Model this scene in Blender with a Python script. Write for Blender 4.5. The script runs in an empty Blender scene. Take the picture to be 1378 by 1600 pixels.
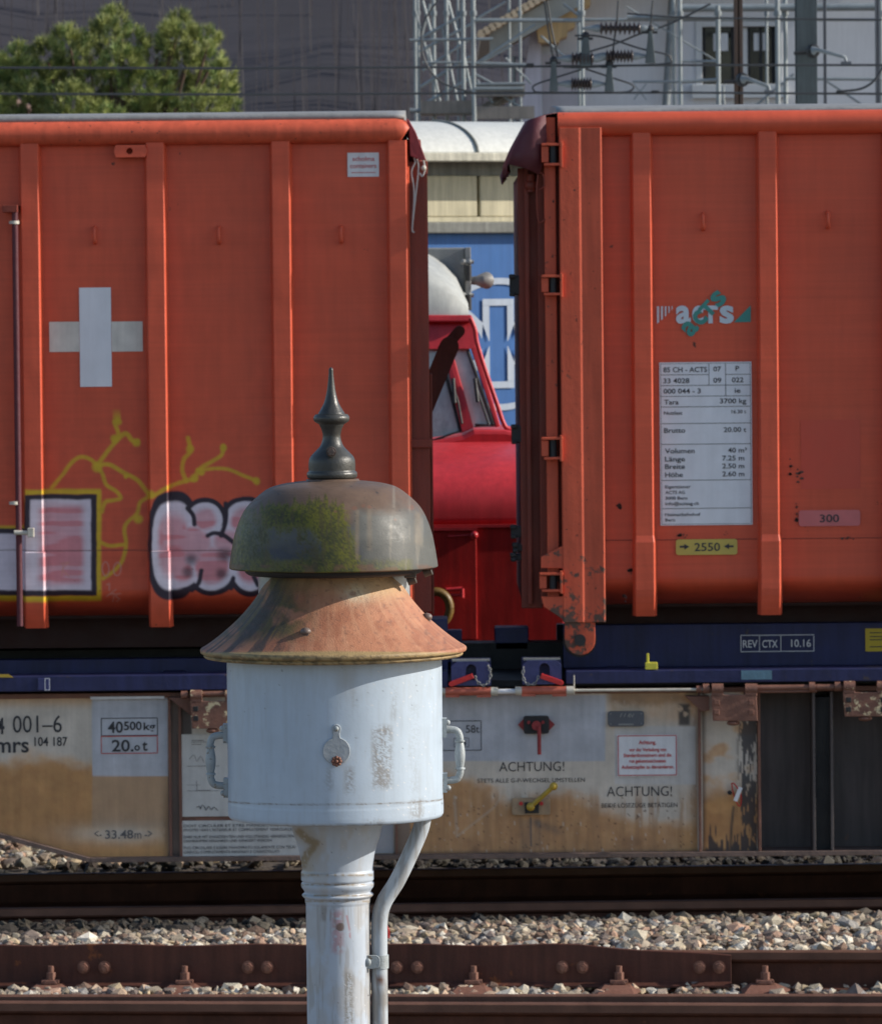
import bpy, bmesh, math, random
import numpy as np
from mathutils import Vector, Matrix
R = math.radians
random.seed(7); rng = np.random.default_rng(11)
S = bpy.context.scene
COL = S.collection

# ------------------------------------------------------------------ camera
F, CX, CY, HOR, H = 8500.0, 689.0, 800.0, 470.0, 2.79
ROLL = R(0.55); PITCH = math.atan((CY - HOR) / F)
_r = Vector((1, 0, 0)); _f = Vector((0, math.cos(PITCH), -math.sin(PITCH))); _u = Vector((0, math.sin(PITCH), math.cos(PITCH)))
Xc = _r * math.cos(ROLL) - _u * math.sin(ROLL); Yc = _r * math.sin(ROLL) + _u * math.cos(ROLL)
cam_d = bpy.data.cameras.new('camera'); cam = bpy.data.objects.new('camera', cam_d); COL.objects.link(cam)
M = Matrix((Xc, Yc, -_f)).transposed().to_4x4(); M.translation = Vector((0, 0, H)); cam.matrix_world = M
cam_d.sensor_fit = 'HORIZONTAL'; cam_d.sensor_width = 36; cam_d.lens = 36 * F / 1378
cam_d.clip_start = 0.5; cam_d.clip_end = 3000
cam_d.dof.use_dof = True; cam_d.dof.focus_distance = 12.45; cam_d.dof.aperture_fstop = 29
S.camera = cam
# ------------------------------------------------------------------ light
SUN_EL, SUN_AZ = R(27), R(2.6)          # azimuth in front of the +X axis
w = bpy.data.worlds.new("World"); S.world = w; w.use_nodes = True
nt = w.node_tree; sky = nt.nodes.new('ShaderNodeTexSky'); sky.sky_type = 'NISHITA'; sky.sun_disc = False
sky.sun_elevation = SUN_EL; sky.sun_rotation = R(90) + SUN_AZ; sky.altitude = 400; sky.air_density = 1.0; sky.dust_density = 1.0
nt.links.new(sky.outputs[0], nt.nodes['Background'].inputs[0]); nt.nodes['Background'].inputs[1].default_value = 0.15
sd = bpy.data.lights.new('sun', 'SUN'); sun = bpy.data.objects.new('sun', sd); COL.objects.link(sun)
sd.energy = 5.0; sd.angle = R(0.5); sd.color = (1, .93, .82)
sun.location = (30, -5, 20)
sdir = Vector((math.cos(SUN_EL) * math.cos(SUN_AZ), -math.cos(SUN_EL) * math.sin(SUN_AZ), math.sin(SUN_EL)))
sun.rotation_euler = sdir.to_track_quat('Z', 'Y').to_euler()
S.view_settings.view_transform = 'Standard'; S.view_settings.look = 'None'
S.view_settings.exposure = 0.18; S.view_settings.gamma = 1
S.render.engine = 'CYCLES'

# ------------------------------------------------------------------ measuring helpers
def P(px, py, Y):
    dx, dy = px - CX, py - CY
    u = dx * math.cos(ROLL) - dy * math.sin(ROLL); v = dx * math.sin(ROLL) + dy * math.cos(ROLL)
    d = _r * (u / F) - _u * (v / F) + _f
    return Vector((0, 0, H)) + d * (Y / d.y)
def G(px, py, z):
    p = P(px, py, 10.0); d = p - Vector((0, 0, H)); return Vector((0, 0, H)) + d * ((z - H) / d.z)
def proj(x, y, z):
    """numpy: world -> reference pixels"""
    zz = z - H
    fy = y * _f.y + zz * _f.z; u = x / fy * F; v = -(y * _u.y + zz * _u.z) / fy * F
    c, s = math.cos(ROLL), math.sin(ROLL)
    return CX + u * c + v * s, CY - u * s + v * c
DC = 24.9                                 # distance of the container sides
def X(px, py=600, Y=DC): return P(px, py, Y).x
def Z(py, px=689, Y=DC): return P(px, py, Y).z
MPX = DC / F

# ------------------------------------------------------------------ noise in numpy
def vnoise(x, y, seed=0):
    xi = np.floor(x).astype(np.int64); yi = np.floor(y).astype(np.int64); fx = x - xi; fy = y - yi
    fx = fx * fx * (3 - 2 * fx); fy = fy * fy * (3 - 2 * fy)
    def h(a, b):
        n = (a * 374761393 + b * 668265263 + seed * 1442695041) & 0x7fffffff
        n = ((n ^ (n >> 13)) * 1274126177) & 0x7fffffff
        return ((n ^ (n >> 16)) & 0xffff) / 65535.0
    return (h(xi, yi) * (1 - fx) + h(xi + 1, yi) * fx) * (1 - fy) + (h(xi, yi + 1) * (1 - fx) + h(xi + 1, yi + 1) * fx) * fy
def fbm(x, y, seed=0, o=4):
    t = 0; a = .5
    for k in range(o): t = t + a * vnoise(x * 2 ** k, y * 2 ** k, seed + k); a *= .5
    return t / (1 - .5 ** o)
def ss(a, b, x):
    t = np.clip((x - a) / (b - a), 0, 1); return t * t * (3 - 2 * t)
def mixc(c, d, m): return c * (1 - m[:, None]) + np.array(d)[None, :] * m[:, None]
def box_mask(x, y, x0, x1, y0, y1, e=1.0): return ss(x0 - e, x0 + e, x) * (1 - ss(x1 - e, x1 + e, x)) * ss(y0 - e, y0 + e, y) * (1 - ss(y1 - e, y1 + e, y))
def stroke(x, y, pts, wd, e=2.0):
    d = np.full(x.shape, 1e9)
    for (ax, ay), (bx, by) in zip(pts, pts[1:]):
        vx, vy = bx - ax, by - ay; L = vx * vx + vy * vy + 1e-9
        t = np.clip(((x - ax) * vx + (y - ay) * vy) / L, 0, 1)
        d = np.minimum(d, np.hypot(x - ax - t * vx, y - ay - t * vy))
    return 1 - ss(wd - e, wd + e, d)
def smooth_path(pts, n=8):
    out = []
    for i in range(len(pts) - 1):
        p0 = pts[max(i - 1, 0)]; p1 = pts[i]; p2 = pts[i + 1]; p3 = pts[min(i + 2, len(pts) - 1)]
        for k in range(n):
            t = k / n
            out.append(tuple(.5 * (2 * b + (c - a) * t + (2 * a - 5 * b + 4 * c - d) * t * t + (3 * b - a - 3 * c + d) * t ** 3) for a, b, c, d in zip(p0, p1, p2, p3)))
    out.append(tuple(pts[-1])); return out

# ------------------------------------------------------------------ materials
MATS = {}
def mat(name, col, rough=.55, var=.12, scale=6, streak=0., rust=0., rustcol=(.16, .06, .03), metal=0., bump=.15, bscale=60, attr=None, spec=.5, spot=0, coat=0, hst=0, dent=0, zr=None):
    if name in MATS: return MATS[name]
    m = bpy.data.materials.new(name); m.use_nodes = True; MATS[name] = m
    n = m.node_tree; L = n.links.new; b = n.nodes['Principled BSDF']
    tc = n.nodes.new('ShaderNodeTexCoord'); co = tc.outputs['Object']
    def noise(s, det=5, stretch=None, rough=.6):
        t = n.nodes.new('ShaderNodeTexNoise'); t.inputs['Scale'].default_value = s; t.inputs['Detail'].default_value = det; t.inputs['Roughness'].default_value = rough
        if stretch:
            mp = n.nodes.new('ShaderNodeMapping'); mp.inputs['Scale'].default_value = stretch; L(co, mp.inputs[0]); L(mp.outputs[0], t.inputs['Vector'])
        else: L(co, t.inputs['Vector'])
        return t.outputs['Fac']
    def ramp(f, a, c, lo=0., hi=1.):
        r = n.nodes.new('ShaderNodeMapRange'); L(f, r.inputs[0]); r.inputs[1].default_value = a; r.inputs[2].default_value = c; r.inputs[3].default_value = lo; r.inputs[4].default_value = hi
        return r.outputs[0]
    def mix(f, a, c, mode='MIX'):
        x = n.nodes.new('ShaderNodeMix'); x.data_type = 'RGBA'; x.blend_type = mode
        if isinstance(f, float): x.inputs[0].default_value = f
        else: L(f, x.inputs[0])
        for k, v in ((6, a), (7, c)):
            if isinstance(v, tuple): x.inputs[k].default_value = v + (1,) if len(v) == 3 else v
            else: L(v, x.inputs[k])
        return x.outputs[2]
    if attr:
        a = n.nodes.new('ShaderNodeVertexColor'); a.layer_name = attr; base = a.outputs[0]
    else:
        rg = n.nodes.new('ShaderNodeRGB'); rg.outputs[0].default_value = tuple(col) + (1,); base = rg.outputs[0]
    if var:
        v1 = ramp(noise(scale), .25, .75, 1 - var, 1 + var)
        cb = n.nodes.new('ShaderNodeCombineColor'); [L(v1, cb.inputs[i]) for i in range(3)]
        base = mix(1.0, base, cb.outputs[0], 'MULTIPLY')
    if streak:
        v2 = ramp(noise(3, 6, (9, 9, .7)), .35, .7, 1 - streak, 1 + streak * .4)
        cb = n.nodes.new('ShaderNodeCombineColor'); [L(v2, cb.inputs[i]) for i in range(3)]
        base = mix(1.0, base, cb.outputs[0], 'MULTIPLY')
    if hst:
        v3 = ramp(noise(2.5, 6, (.5, .5, 26)), .3, .7, 1 - hst, 1 + hst)
        cb = n.nodes.new('ShaderNodeCombineColor'); [L(v3, cb.inputs[i]) for i in range(3)]
        base = mix(1.0, base, cb.outputs[0], 'MULTIPLY')
    rf = None
    if rust:
        nz_ = noise(scale * 1.7, 8, None, .7)
        if zr:      # wear gathers low down
            sp = n.nodes.new('ShaderNodeSeparateXYZ'); L(co, sp.inputs[0]); zf = ramp(sp.outputs[2], zr[0], zr[1], .2, 0.)
            ad = n.nodes.new('ShaderNodeMath'); L(nz_, ad.inputs[0]); L(zf, ad.inputs[1]); nz_ = ad.outputs[0]
        rf = ramp(nz_, .72 - rust * .3, .76 - rust * .3)
        base = mix(rf, base, tuple(rustcol))
    if spot:
        sf = ramp(noise(scale * 6, 4, None, .7), .74 - spot * .1, .78 - spot * .1)
        base = mix(sf, base, tuple(c * .4 for c in rustcol))
    L(base, b.inputs['Base Color'])
    rr = ramp(noise(scale * 2), .3, .7, rough - .08, rough + .1); L(rr, b.inputs['Roughness'])
    b.inputs['Metallic'].default_value = metal
    b.inputs['Specular IOR Level'].default_value = spec
    if coat: b.inputs['Coat Weight'].default_value = coat
    if bump:
        bn = n.nodes.new('ShaderNodeBump'); bn.inputs['Strength'].default_value = bump; bn.inputs['Distance'].default_value = .01; L(noise(bscale, 4), bn.inputs['Height'])
        if dent:
            b2 = n.nodes.new('ShaderNodeBump'); b2.inputs['Strength'].default_value = dent; b2.inputs['Distance'].default_value = .05; L(noise(2.2, 2), b2.inputs['Height']); L(b2.outputs[0], bn.inputs['Normal'])
        L(bn.outputs[0], b.inputs['Normal'])
    return m

ORANGE = (.58, .088, .04)
m_org = mat('orange_paint', ORANGE, .5, .14, 1.6, streak=.07, bump=.06, spot=.4, rustcol=(.2, .07, .04), spec=.4, hst=.07, dent=.25)
m_orgw = mat('orange_paint_worn', (.56, .098, .048), .55, .14, 6, streak=.2, rust=.2, rustcol=(.1, .06, .045), bump=.12, spot=.9, spec=.3, zr=(-.02, .75))
m_orgp = mat('orange_paint_marked', ORANGE, .5, .1, 1.6, streak=.07, bump=.06, attr='paint', spot=.3, rustcol=(.2, .07, .04), spec=.4, hst=.06, dent=.25)
m_drk = mat('dark_red_steel', (.2, .03, .014), .6, .2, 3, streak=.25, rust=.2, rustcol=(.05, .03, .02))
m_under = mat('underside_steel', (.03, .008, .006), .75, .2, 5, rust=.3, rustcol=(.03, .02, .015))
m_tarp = mat('maroon_tarp', (.085, .014, .022), .65, .15, 8, bump=.3, bscale=25)
m_gtarp = mat('grey_tarp', (.22, .22, .22), .6, .2, 8, bump=.3, bscale=40)
m_blue = mat('blue_frame', (.022, .026, .088), .5, .3, 5, streak=.25, rust=.3, rustcol=(.06, .045, .05), bump=.12, spec=.35)
m_blue2 = mat('blue_block', (.03, .035, .125), .5, .25, 12, rust=.2, rustcol=(.12, .1, .12), bump=.15)
m_brown = mat('brown_steel', (.17, .075, .05), .65, .25, 10, rust=.35, rustcol=(.1, .04, .03), bump=.3)
m_cream = mat('flaked_bracket', (.17, .075, .05), .65, .2, 14, rust=.55, rustcol=(.62, .5, .3), bump=.3)
m_rail = mat('rusty_rail', (.085, .034, .022), .75, .35, 7, streak=.15, rust=.3, rustcol=(.13, .05, .028), bump=.3, spec=.2)
m_railh = mat('rail_head', (.125, .06, .04), .6, .3, 9, bump=.2, spec=.3)
m_plate = mat('rusty_plate', (.085, .03, .02), .65, .35, 3, streak=.3, rust=.32, rustcol=(.17, .055, .02), bump=.25, spec=.3, dent=.3)
m_bolt = mat('rusty_bolt', (.17, .075, .05), .65, .25, 30, rust=.3, rustcol=(.22, .1, .06), bump=.3)
m_black = mat('black_steel', (.012, .012, .014), .6, .2, 8)
m_white = mat('white_paint', (.7, .7, .72), .5, .08, 8, streak=.12)
m_ink = mat('dark_ink', (.035, .035, .04), .6, .05, 8, bump=0)
m_red = mat('red_enamel', (.5, .02, .02), .45, .15, 12, spot=.5)
m_redink = mat('red_ink', (.5, .04, .04), .55, .1, 12, bump=0)
m_salmon = mat('salmon_tube', (.42, .1, .06), .6, .2, 20, rust=.3, rustcol=(.14, .05, .035), bump=.2)
m_pipe = mat('pale_pipe', (.5, .47, .4), .6, .2, 20, rust=.2, rustcol=(.25, .15, .08))
m_sill = mat('sill_paint', (.4, .35, .3), .6, .1, 9, streak=.12, attr='paint', bump=.12)
m_dark = mat('dark_sill', (.085, .068, .066), .6, .3, 4, streak=.35, bump=.1, rust=.2, rustcol=(.1, .06, .045))
m_rope = mat('pale_rope', (.45, .42, .4), .8, .1, 20)
m_yel = mat('yellow_paint', (.55, .5, .05), .5, .12, 14)
m_yel2 = mat('brass_yellow', (.42, .28, .03), .45, .2, 20, rust=.15)
m_loco = mat('loco_red', (.52, .028, .035), .42, .16, 2.5, streak=.18, bump=.05, spec=.45, rust=.06, rustcol=(.3, .05, .04))
m_locol = mat('loco_red_lower', (.46, .014, .012), .55, .2, 4, streak=.3, bump=.08, spec=.35, rust=.12, rustcol=(.22, .03, .02))
m_lroof = mat('pale_roof', (.38, .385, .36), .45, .15, 4, streak=.15, bump=.08)
m_grey = mat('grey_box', (.24, .24, .23), .6, .15, 6, streak=.1)
m_dgrey = mat('dark_grey', (.09, .095, .11), .5, .15, 9)

def obj_mesh(name, verts, faces, mats, parent=None, midx=None, smooth=None, colors=None, loc=(0, 0, 0)):
    me = bpy.data.meshes.new(name)
    me.from_pydata([tuple(v) for v in verts], [], faces)
    for m in (mats if isinstance(mats, (list, tuple)) else [mats]): me.materials.append(m)
    if midx is not None: me.polygons.foreach_set('material_index', np.array(midx, dtype=np.int32))
    if smooth is not None: me.polygons.foreach_set('use_smooth', np.array(smooth, dtype=bool))
    if colors is not None:
        ca = me.color_attributes.new('paint', 'FLOAT_COLOR', 'POINT')
        c = np.ones((len(verts), 4), dtype=np.float32); c[:, :3] = colors; ca.data.foreach_set('color', c.ravel())
    me.update(); o = bpy.data.objects.new(name, me); COL.objects.link(o)
    o.location = loc
    if parent: o.parent = parent
    return o
def wloc(o):
    v = Vector((0, 0, 0))
    while o: v += Vector(o.location); o = o.parent
    return v
class MB:
    """collects shapes into ONE mesh"""
    def __init__(s): s.v = []; s.f = []; s.m = []; s.s = []
    def add(s, vs, fs, mi=0, sm=False):
        k = len(s.v); s.v += [tuple(v) for v in vs]; s.f += [tuple(i + k for i in f) for f in fs]; s.m += [mi] * len(fs); s.s += [sm] * len(fs); return s
    def box(s, x0, x1, y0, y1, z0, z1, mi=0):
        vs = [(x, y, z) for x in (x0, x1) for y in (y0, y1) for z in (z0, z1)]
        return s.add(vs, [(0, 1, 3, 2), (4, 6, 7, 5), (0, 4, 5, 1), (2, 3, 7, 6), (0, 2, 6, 4), (1, 5, 7, 3)], mi)
    def prism(s, poly, axis, a, b, mi=0, sm=False):
        """poly: 2D points; axis 'y': (x,z) extruded y a..b; 'x': (y,z); 'z': (x,y)"""
        n = len(poly)
        def q(p, t): return {'y': (p[0], t, p[1]), 'x': (t, p[0], p[1]), 'z': (p[0], p[1], t)}[axis]
        vs = [q(p, a) for p in poly] + [q(p, b) for p in poly]
        s.add(vs, [(i, (i + 1) % n, n + (i + 1) % n, n + i) for i in range(n)], mi, sm)
        k = len(s.v) - 2 * n
        if sm: k = len(s.v); s.v += vs
        s.f += [tuple(k + i for i in range(n))[::-1], tuple(k + n + i for i in range(n))]; s.m += [mi, mi]; s.s += [False, False]
        return s
    def tube(s, pts, r, n=10, mi=0, cap=True, sm=True):
        pts = [Vector(p) for p in pts]; rs = r if isinstance(r, (list, tuple)) else [r] * len(pts)
        k0 = len(s.v); ref = None
        for i, p in enumerate(pts):
            t = (pts[min(i + 1, len(pts) - 1)] - pts[max(i - 1, 0)]).normalized()
            if ref is None: ref = Vector((0, 0, 1)) if abs(t.z) < .9 else Vector((1, 0, 0))
            a = t.cross(ref).normalized(); c = a.cross(t).normalized(); ref = c
            for j in range(n):
                an = 2 * math.pi * j / n; s.v.append(tuple(p + (a * math.cos(an) + c * math.sin(an)) * rs[i]))
        for i in range(len(pts) - 1):
            for j in range(n):
                j2 = (j + 1) % n; s.f.append((k0 + i * n + j, k0 + i * n + j2, k0 + (i + 1) * n + j2, k0 + (i + 1) * n + j)); s.m.append(mi); s.s.append(sm)
        if cap:
            k1 = len(s.v); s.v += s.v[k0:k0 + n] + s.v[k1 - n:k1]
            s.f += [tuple(k1 + j for j in range(n))[::-1], tuple(k1 + n + j for j in range(n))]; s.m += [mi, mi]; s.s += [False, False]
        return s
    def ball(s, c, r, n=10, mi=0, sq=(1, 1, 1)):
        vs = []; fs = []
        for i in range(n + 1):
            a = math.pi * i / n
            for j in range(n): b = 2 * math.pi * j / n; vs.append((c[0] + r * sq[0] * math.sin(a) * math.cos(b), c[1] + r * sq[1] * math.sin(a) * math.sin(b), c[2] + r * sq[2] * math.cos(a)))
        for i in range(n):
            for j in range(n): fs.append((i * n + j, (i + 1) * n + j, (i + 1) * n + (j + 1) % n, i * n + (j + 1) % n))
        return s.add(vs, fs, mi, True)
    def quad(s, a, b, c, d, mi=0): return s.add([a, b, c, d], [(0, 1, 2, 3)], mi)
    def lathe(s, prof, cx, cy, n=96, mi=0):
        """prof: (radius, z)"""
        k0 = len(s.v); m = len(prof)
        for (r, z) in prof:
            for j in range(n): a = 2 * math.pi * j / n; s.v.append((cx + r * math.cos(a), cy + r * math.sin(a), z))
        for i in range(m - 1):
            for j in range(n): s.f.append((k0 + i * n + j, k0 + i * n + (j + 1) % n, k0 + (i + 1) * n + (j + 1) % n, k0 + (i + 1) * n + j)); s.m.append(mi); s.s.append(True)
        return s
    def text(s, body, px, py, wpx, cap, Y, mi=0, bold=0., rot=0., fit=False):
        """writing standing in the plane y=Y: px,py = left end of the baseline, width and cap height in reference pixels"""
        vs, fs, H0, w0, x0 = glyphs(body, bold)
        if fit: H0 = max(v[1] for v in vs)
        k = Y / F; sx = wpx * k / w0; sz = cap * k / H0; o = P(px, py, Y); c, q = math.cos(rot), math.sin(rot)
        out = []
        for (a, b) in vs:
            a = (a - x0) * sx; b = b * sz; out.append((o.x + a * c - b * q, Y, o.z + a * q + b * c))
        return s.add(out, fs, mi)
    def build(s, name, mats, parent=None, bevel=0, colors=None, autosm=False):
        off = wloc(parent) if parent and not parent.rotation_euler.z else Vector((0, 0, 0))
        a = np.array(s.v, dtype=float) - np.array(off)
        o = obj_mesh(name, a.tolist(), s.f, mats, parent, s.m, s.s, colors)
        if bevel:
            b = o.modifiers.new('bevel', 'BEVEL'); b.width = bevel; b.segments = 2; b.limit_method = 'ANGLE'; b.angle_limit = R(40)
        return o
_g = {}
def glyphs(body, bold=0.):
    key = (body, bold)
    if key in _g: return _g[key]
    def conv(t):
        cu = bpy.data.curves.new('t', 'FONT'); cu.body = t; cu.size = 1; cu.resolution_u = 3; cu.offset = bold
        o = bpy.data.objects.new('t', cu); COL.objects.link(o); bpy.context.view_layer.update()
        me = bpy.data.meshes.new_from_object(o.evaluated_get(bpy.context.evaluated_depsgraph_get()))
        vs = [(v.co.x, v.co.y) for v in me.vertices]; fs = [tuple(p.vertices) for p in me.polygons]
        bpy.data.objects.remove(o); bpy.data.curves.remove(cu); bpy.data.meshes.remove(me); return vs, fs
    hv, _ = conv('H'); H0 = max(v[1] for v in hv); vs, fs = conv(body)
    x0 = min(v[0] for v in vs); w0 = max(v[0] for v in vs) - x0
    _g[key] = (vs, fs, H0, w0, x0); return _g[key]
def tag(o, label=None, cat=None, group=None, kind=None):
    if label: o['label'] = label
    if cat: o['category'] = cat
    if group: o['group'] = group
    if kind: o['kind'] = kind
    return o
def thing(name, label, cat, loc=(0, 0, 0), group=None, rz=0):
    o = bpy.data.objects.new(name, None); COL.objects.link(o); o.location = loc; o.rotation_euler = (0, 0, rz); o.empty_display_size = .2
    return tag(o, label, cat, group)
def rect(mb, px0, px1, py0, py1, Y, mi=0):
    """flat rectangle in plane y=Y measured at its centre"""
    cx, cy = (px0 + px1) / 2, (py0 + py1) / 2; o = P(cx, cy, Y); k = Y / F; a = (px1 - px0) / 2 * k; b = (py1 - py0) / 2 * k
    return mb.quad((o.x - a, Y, o.z - b), (o.x + a, Y, o.z - b), (o.x + a, Y, o.z + b), (o.x - a, Y, o.z + b), mi)
def pbox(mb, px0, px1, py0, py1, Y0, Y1, mi=0):
    cx, cy = (px0 + px1) / 2, (py0 + py1) / 2; o = P(cx, cy, Y0); k = Y0 / F; a = (px1 - px0) / 2 * k; b = (py1 - py0) / 2 * k
    return mb.box(o.x - a, o.x + a, Y0, Y1, o.z - b, o.z + b, mi)
def rrect(cx, cz, a, b, r, n=5):
    out = []
    for (sx, sz, a0) in ((1, 1, 0), (-1, 1, 90), (-1, -1, 180), (1, -1, 270)):
        for k in range(n + 1): t = R(a0 + 90 * k / n); out.append((cx + sx * (a - r) + r * math.cos(t), cz + sz * (b - r) + r * math.sin(t)))
    return out
def frame(mb, px0, px1, py0, py1, t, Y, mi=0):
    rect(mb, px0, px1, py0, py0 + t, Y, mi); rect(mb, px0, px1, py1 - t, py1, Y, mi); rect(mb, px0, px0 + t, py0 + t, py1 - t, Y, mi); rect(mb, px1 - t, px1, py0 + t, py1 - t, Y, mi)

# ================================================================== GROUND
def ballast_h(x, y):
    """height of the ballast top under the stones"""
    h = -.21 + 0 * x
    ramp_ = ss(23.42, 23.6, y - 0.0) * (1 - ss(24.9, 25.2, y))
    h = h + ramp_ * .145
    h = h + (.11 - .055 * ss(-.6, .3, x)) * ss(27.86 + .1 * np.minimum(x, 0), 28.04 + .1 * np.minimum(x, 0), y)
    h = h + ss(22.7, 23.2, y) * (1 - ss(23.2, 23.4, y)) * .05
    return h
m_ground = mat('gravel_ground', (.16, .13, .11), .9, .35, 9, bump=.8, bscale=30)
m_bal = mat('ballast_fines', (.07, .055, .045), .95, .4, 25, bump=1., bscale=40)
g = MB(); g.quad((-1500, -200, -.32), (1500, -200, -.32), (1500, 2500, -.32), (-1500, 2500, -.32)); tag(g.build('ground', m_ground), kind='structure')
xs = np.linspace(-14, 14, 90); ys = np.linspace(18.5, 36, 180); gx, gy = np.meshgrid(xs, ys); hz = ballast_h(gx.ravel(), gy.ravel()) - .03 + .02 * fbm(gx.ravel() * 3, gy.ravel() * 3, 5)
vs = np.stack([gx.ravel(), gy.ravel(), hz], 1).tolist(); nx = len(xs)
fs = [(j * nx + i, j * nx + i + 1, (j + 1) * nx + i + 1, (j + 1) * nx + i) for j in range(len(ys) - 1) for i in range(nx - 1)]
tag(obj_mesh('ballast_bed', vs, fs, m_bal), kind='structure')
# loose stones: nobody could count them
ico = [(-.526, 0, .851), (.526, 0, .851), (-.526, 0, -.851), (.526, 0, -.851), (0, .851, .526), (0, .851, -.526), (0, -.851, .526), (0, -.851, -.526), (.851, .526, 0), (-.851, .526, 0), (.851, -.526, 0), (-.851, -.526, 0)]
icf = [(0, 1, 4), (0, 4, 9), (9, 4, 5), (4, 8, 5), (4, 1, 8), (8, 1, 10), (8, 10, 3), (5, 8, 3), (5, 3, 2), (2, 3, 7), (7, 3, 10), (7, 10, 6), (7, 6, 11), (11, 6, 0), (0, 6, 1), (6, 10, 1), (9, 11, 0), (9, 2, 11), (9, 5, 2), (7, 11, 2)]
def stones(name, n, xr, yr, zone, size=(.011, .033), lift=.0, dark=None):
    x = rng.uniform(*xr, n); y = rng.uniform(*yr, n); z = ballast_h(x, y) + rng.uniform(-.012, .02, n) + lift
    b = np.array(ico); V = np.repeat(b[None], n, 0) * (1 + rng.uniform(-.3, .26, (n, 12, 1)))
    s = (size[0] + (size[1] - size[0]) * rng.random(n) ** 1.5)[:, None] * rng.uniform(.65, 1.35, (n, 3)) * (1 + .5 * (rng.random((n, 1)) > .9)); s[:, 2] *= .7; V = V * s[:, None, :]
    a = rng.uniform(0, 6.28, n); t = rng.uniform(-.6, .6, n)
    c, q = np.cos(t)[:, None], np.sin(t)[:, None]; V = np.stack([V[..., 0] * c + V[..., 2] * q, V[..., 1], -V[..., 0] * q + V[..., 2] * c], -1)
    c, q = np.cos(a)[:, None], np.sin(a)[:, None]; V = np.stack([V[..., 0] * c - V[..., 1] * q, V[..., 0] * q + V[..., 1] * c, V[..., 2]], -1)
    V = V + np.stack([x, y, z], 1)[:, None, :]
    pal = np.array([(.44, .37, .27), (.3, .25, .19), (.5, .44, .34), (.38, .24, .17), (.24, .19, .15), (.46, .33, .23), (.18, .14, .12), (.3, .28, .26), (.4, .31, .2), (.62, .57, .48), (.3, .24, .18), (.16, .1, .07)])
    col = pal[rng.integers(0, len(pal), n)] * rng.uniform(.75, 1.15, (n, 1))
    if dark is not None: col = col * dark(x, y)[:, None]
    fc = (np.array(icf)[None] + (np.arange(n) * 12)[:, None, None]).reshape(-1, 3)
    return tag(obj_mesh(name, V.reshape(-1, 3).tolist(), fc.tolist(), m_stone, colors=np.repeat(col, 12, 0)), label=zone, cat='ballast', kind='stuff')
m_stone = mat('ballast_stone', (.5, .45, .4), .85, .25, 40, attr='paint', bump=.5, bscale=120)
shade_tint = lambda x, y: 1 - .9 * ss(24.55 + .14 * x, 24.8 + .14 * x, y) * (1 - ss(27.9 + .25 * np.clip(x + 1.9, -1, 0), 28.0 + .25 * np.clip(x + 1.9, -1, 0), y) * (1 - ss(-.75, -.45, x)))  # the wagon's shade, painted into the stone colours by position
stones('ballast_stones', 13500, (-3.2, 3.2), (23.36, 25.4), 'loose pale and pinkish ballast stones between the rails', dark=shade_tint)
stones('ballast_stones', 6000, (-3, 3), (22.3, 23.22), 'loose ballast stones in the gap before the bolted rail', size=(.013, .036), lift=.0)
stones('ballast_stones', 7000, (-3.4, 3.4), (25.4, 29.6), 'ballast stones in the dark under and behind the wagon', size=(.02, .04), dark=shade_tint)
stones('ballast_stones', 2500, (-3, 3), (19.5, 21.4), 'ballast stones in front of the nearest rail', size=(.02, .04))

# ================================================================== RAILS
def rail_poly(h=.165, head=.036, foot=.07):
    half = [(head, 0), (head, -.03), (head * .9, -.038), (.009, -.05), (.009, -h + .03), (foot * .5, -h + .016), (foot, -h + .011), (foot, -h)]
    top = [(head * .75, .004)]
    r_ = top + half; return r_ + [(-a, b) for a, b in reversed(r_)]
def make_rail(name, label, A, B, ext=9, h=.165, head=.036):
    A = Vector((A.x, A.y, 0)); B = Vector((B.x, B.y, 0)); d = (B - A).normalized(); n = Vector((-d.y, d.x, 0))
    a = A - d * ext; b = B + d * ext
    t = thing(name, label, 'rail', tuple((a + b) / 2 + Vector((0, 0, -h))), 'running rails on the ballast'); poly = rail_poly(h, head); m = len(poly); mb = MB()
    K = 24
    for k in range(K + 1):
        p = a + (b - a) * k / K
        for q in poly: mb.v.append(tuple(p + n * q[0] + Vector((0, 0, q[1]))))
    for k in range(K):
        for i in range(m):
            i2 = (i + 1) % m; mb.f.append((k * m + i, k * m + i2, (k + 1) * m + i2, (k + 1) * m + i)); mb.m.append(1 if i in (0, m - 1, m - 2, m-3) or i == 1 else 0); mb.s.append(False)
    mb.build('rail_body', [m_rail, m_railh], t); return t, d, n
r2, d2, n2 = make_rail('rail', 'rusty rail with a long bolted plate along its left part', G(0, 1487, 0), G(1378, 1487.5, 0))
r1, d1, n1 = make_rail('rail', 'nearest rail of two close together, along the bottom edge', G(0, 1567, 0), G(1378, 1571, 0))
make_rail('rail', 'thin rail just behind the nearest rail at the bottom edge', G(0, 1557, 0), G(1378, 1556, 0), h=.16, head=.03)
make_rail('rail', 'dark rail in shadow along the foot of the wagon', G(0, 1421, 0), G(1378, 1405, 0))
make_rail('rail', 'far rail in deep shade under the wagon', Vector((-2, 26.55, 0)), Vector((2, 26.65, 0)))
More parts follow.
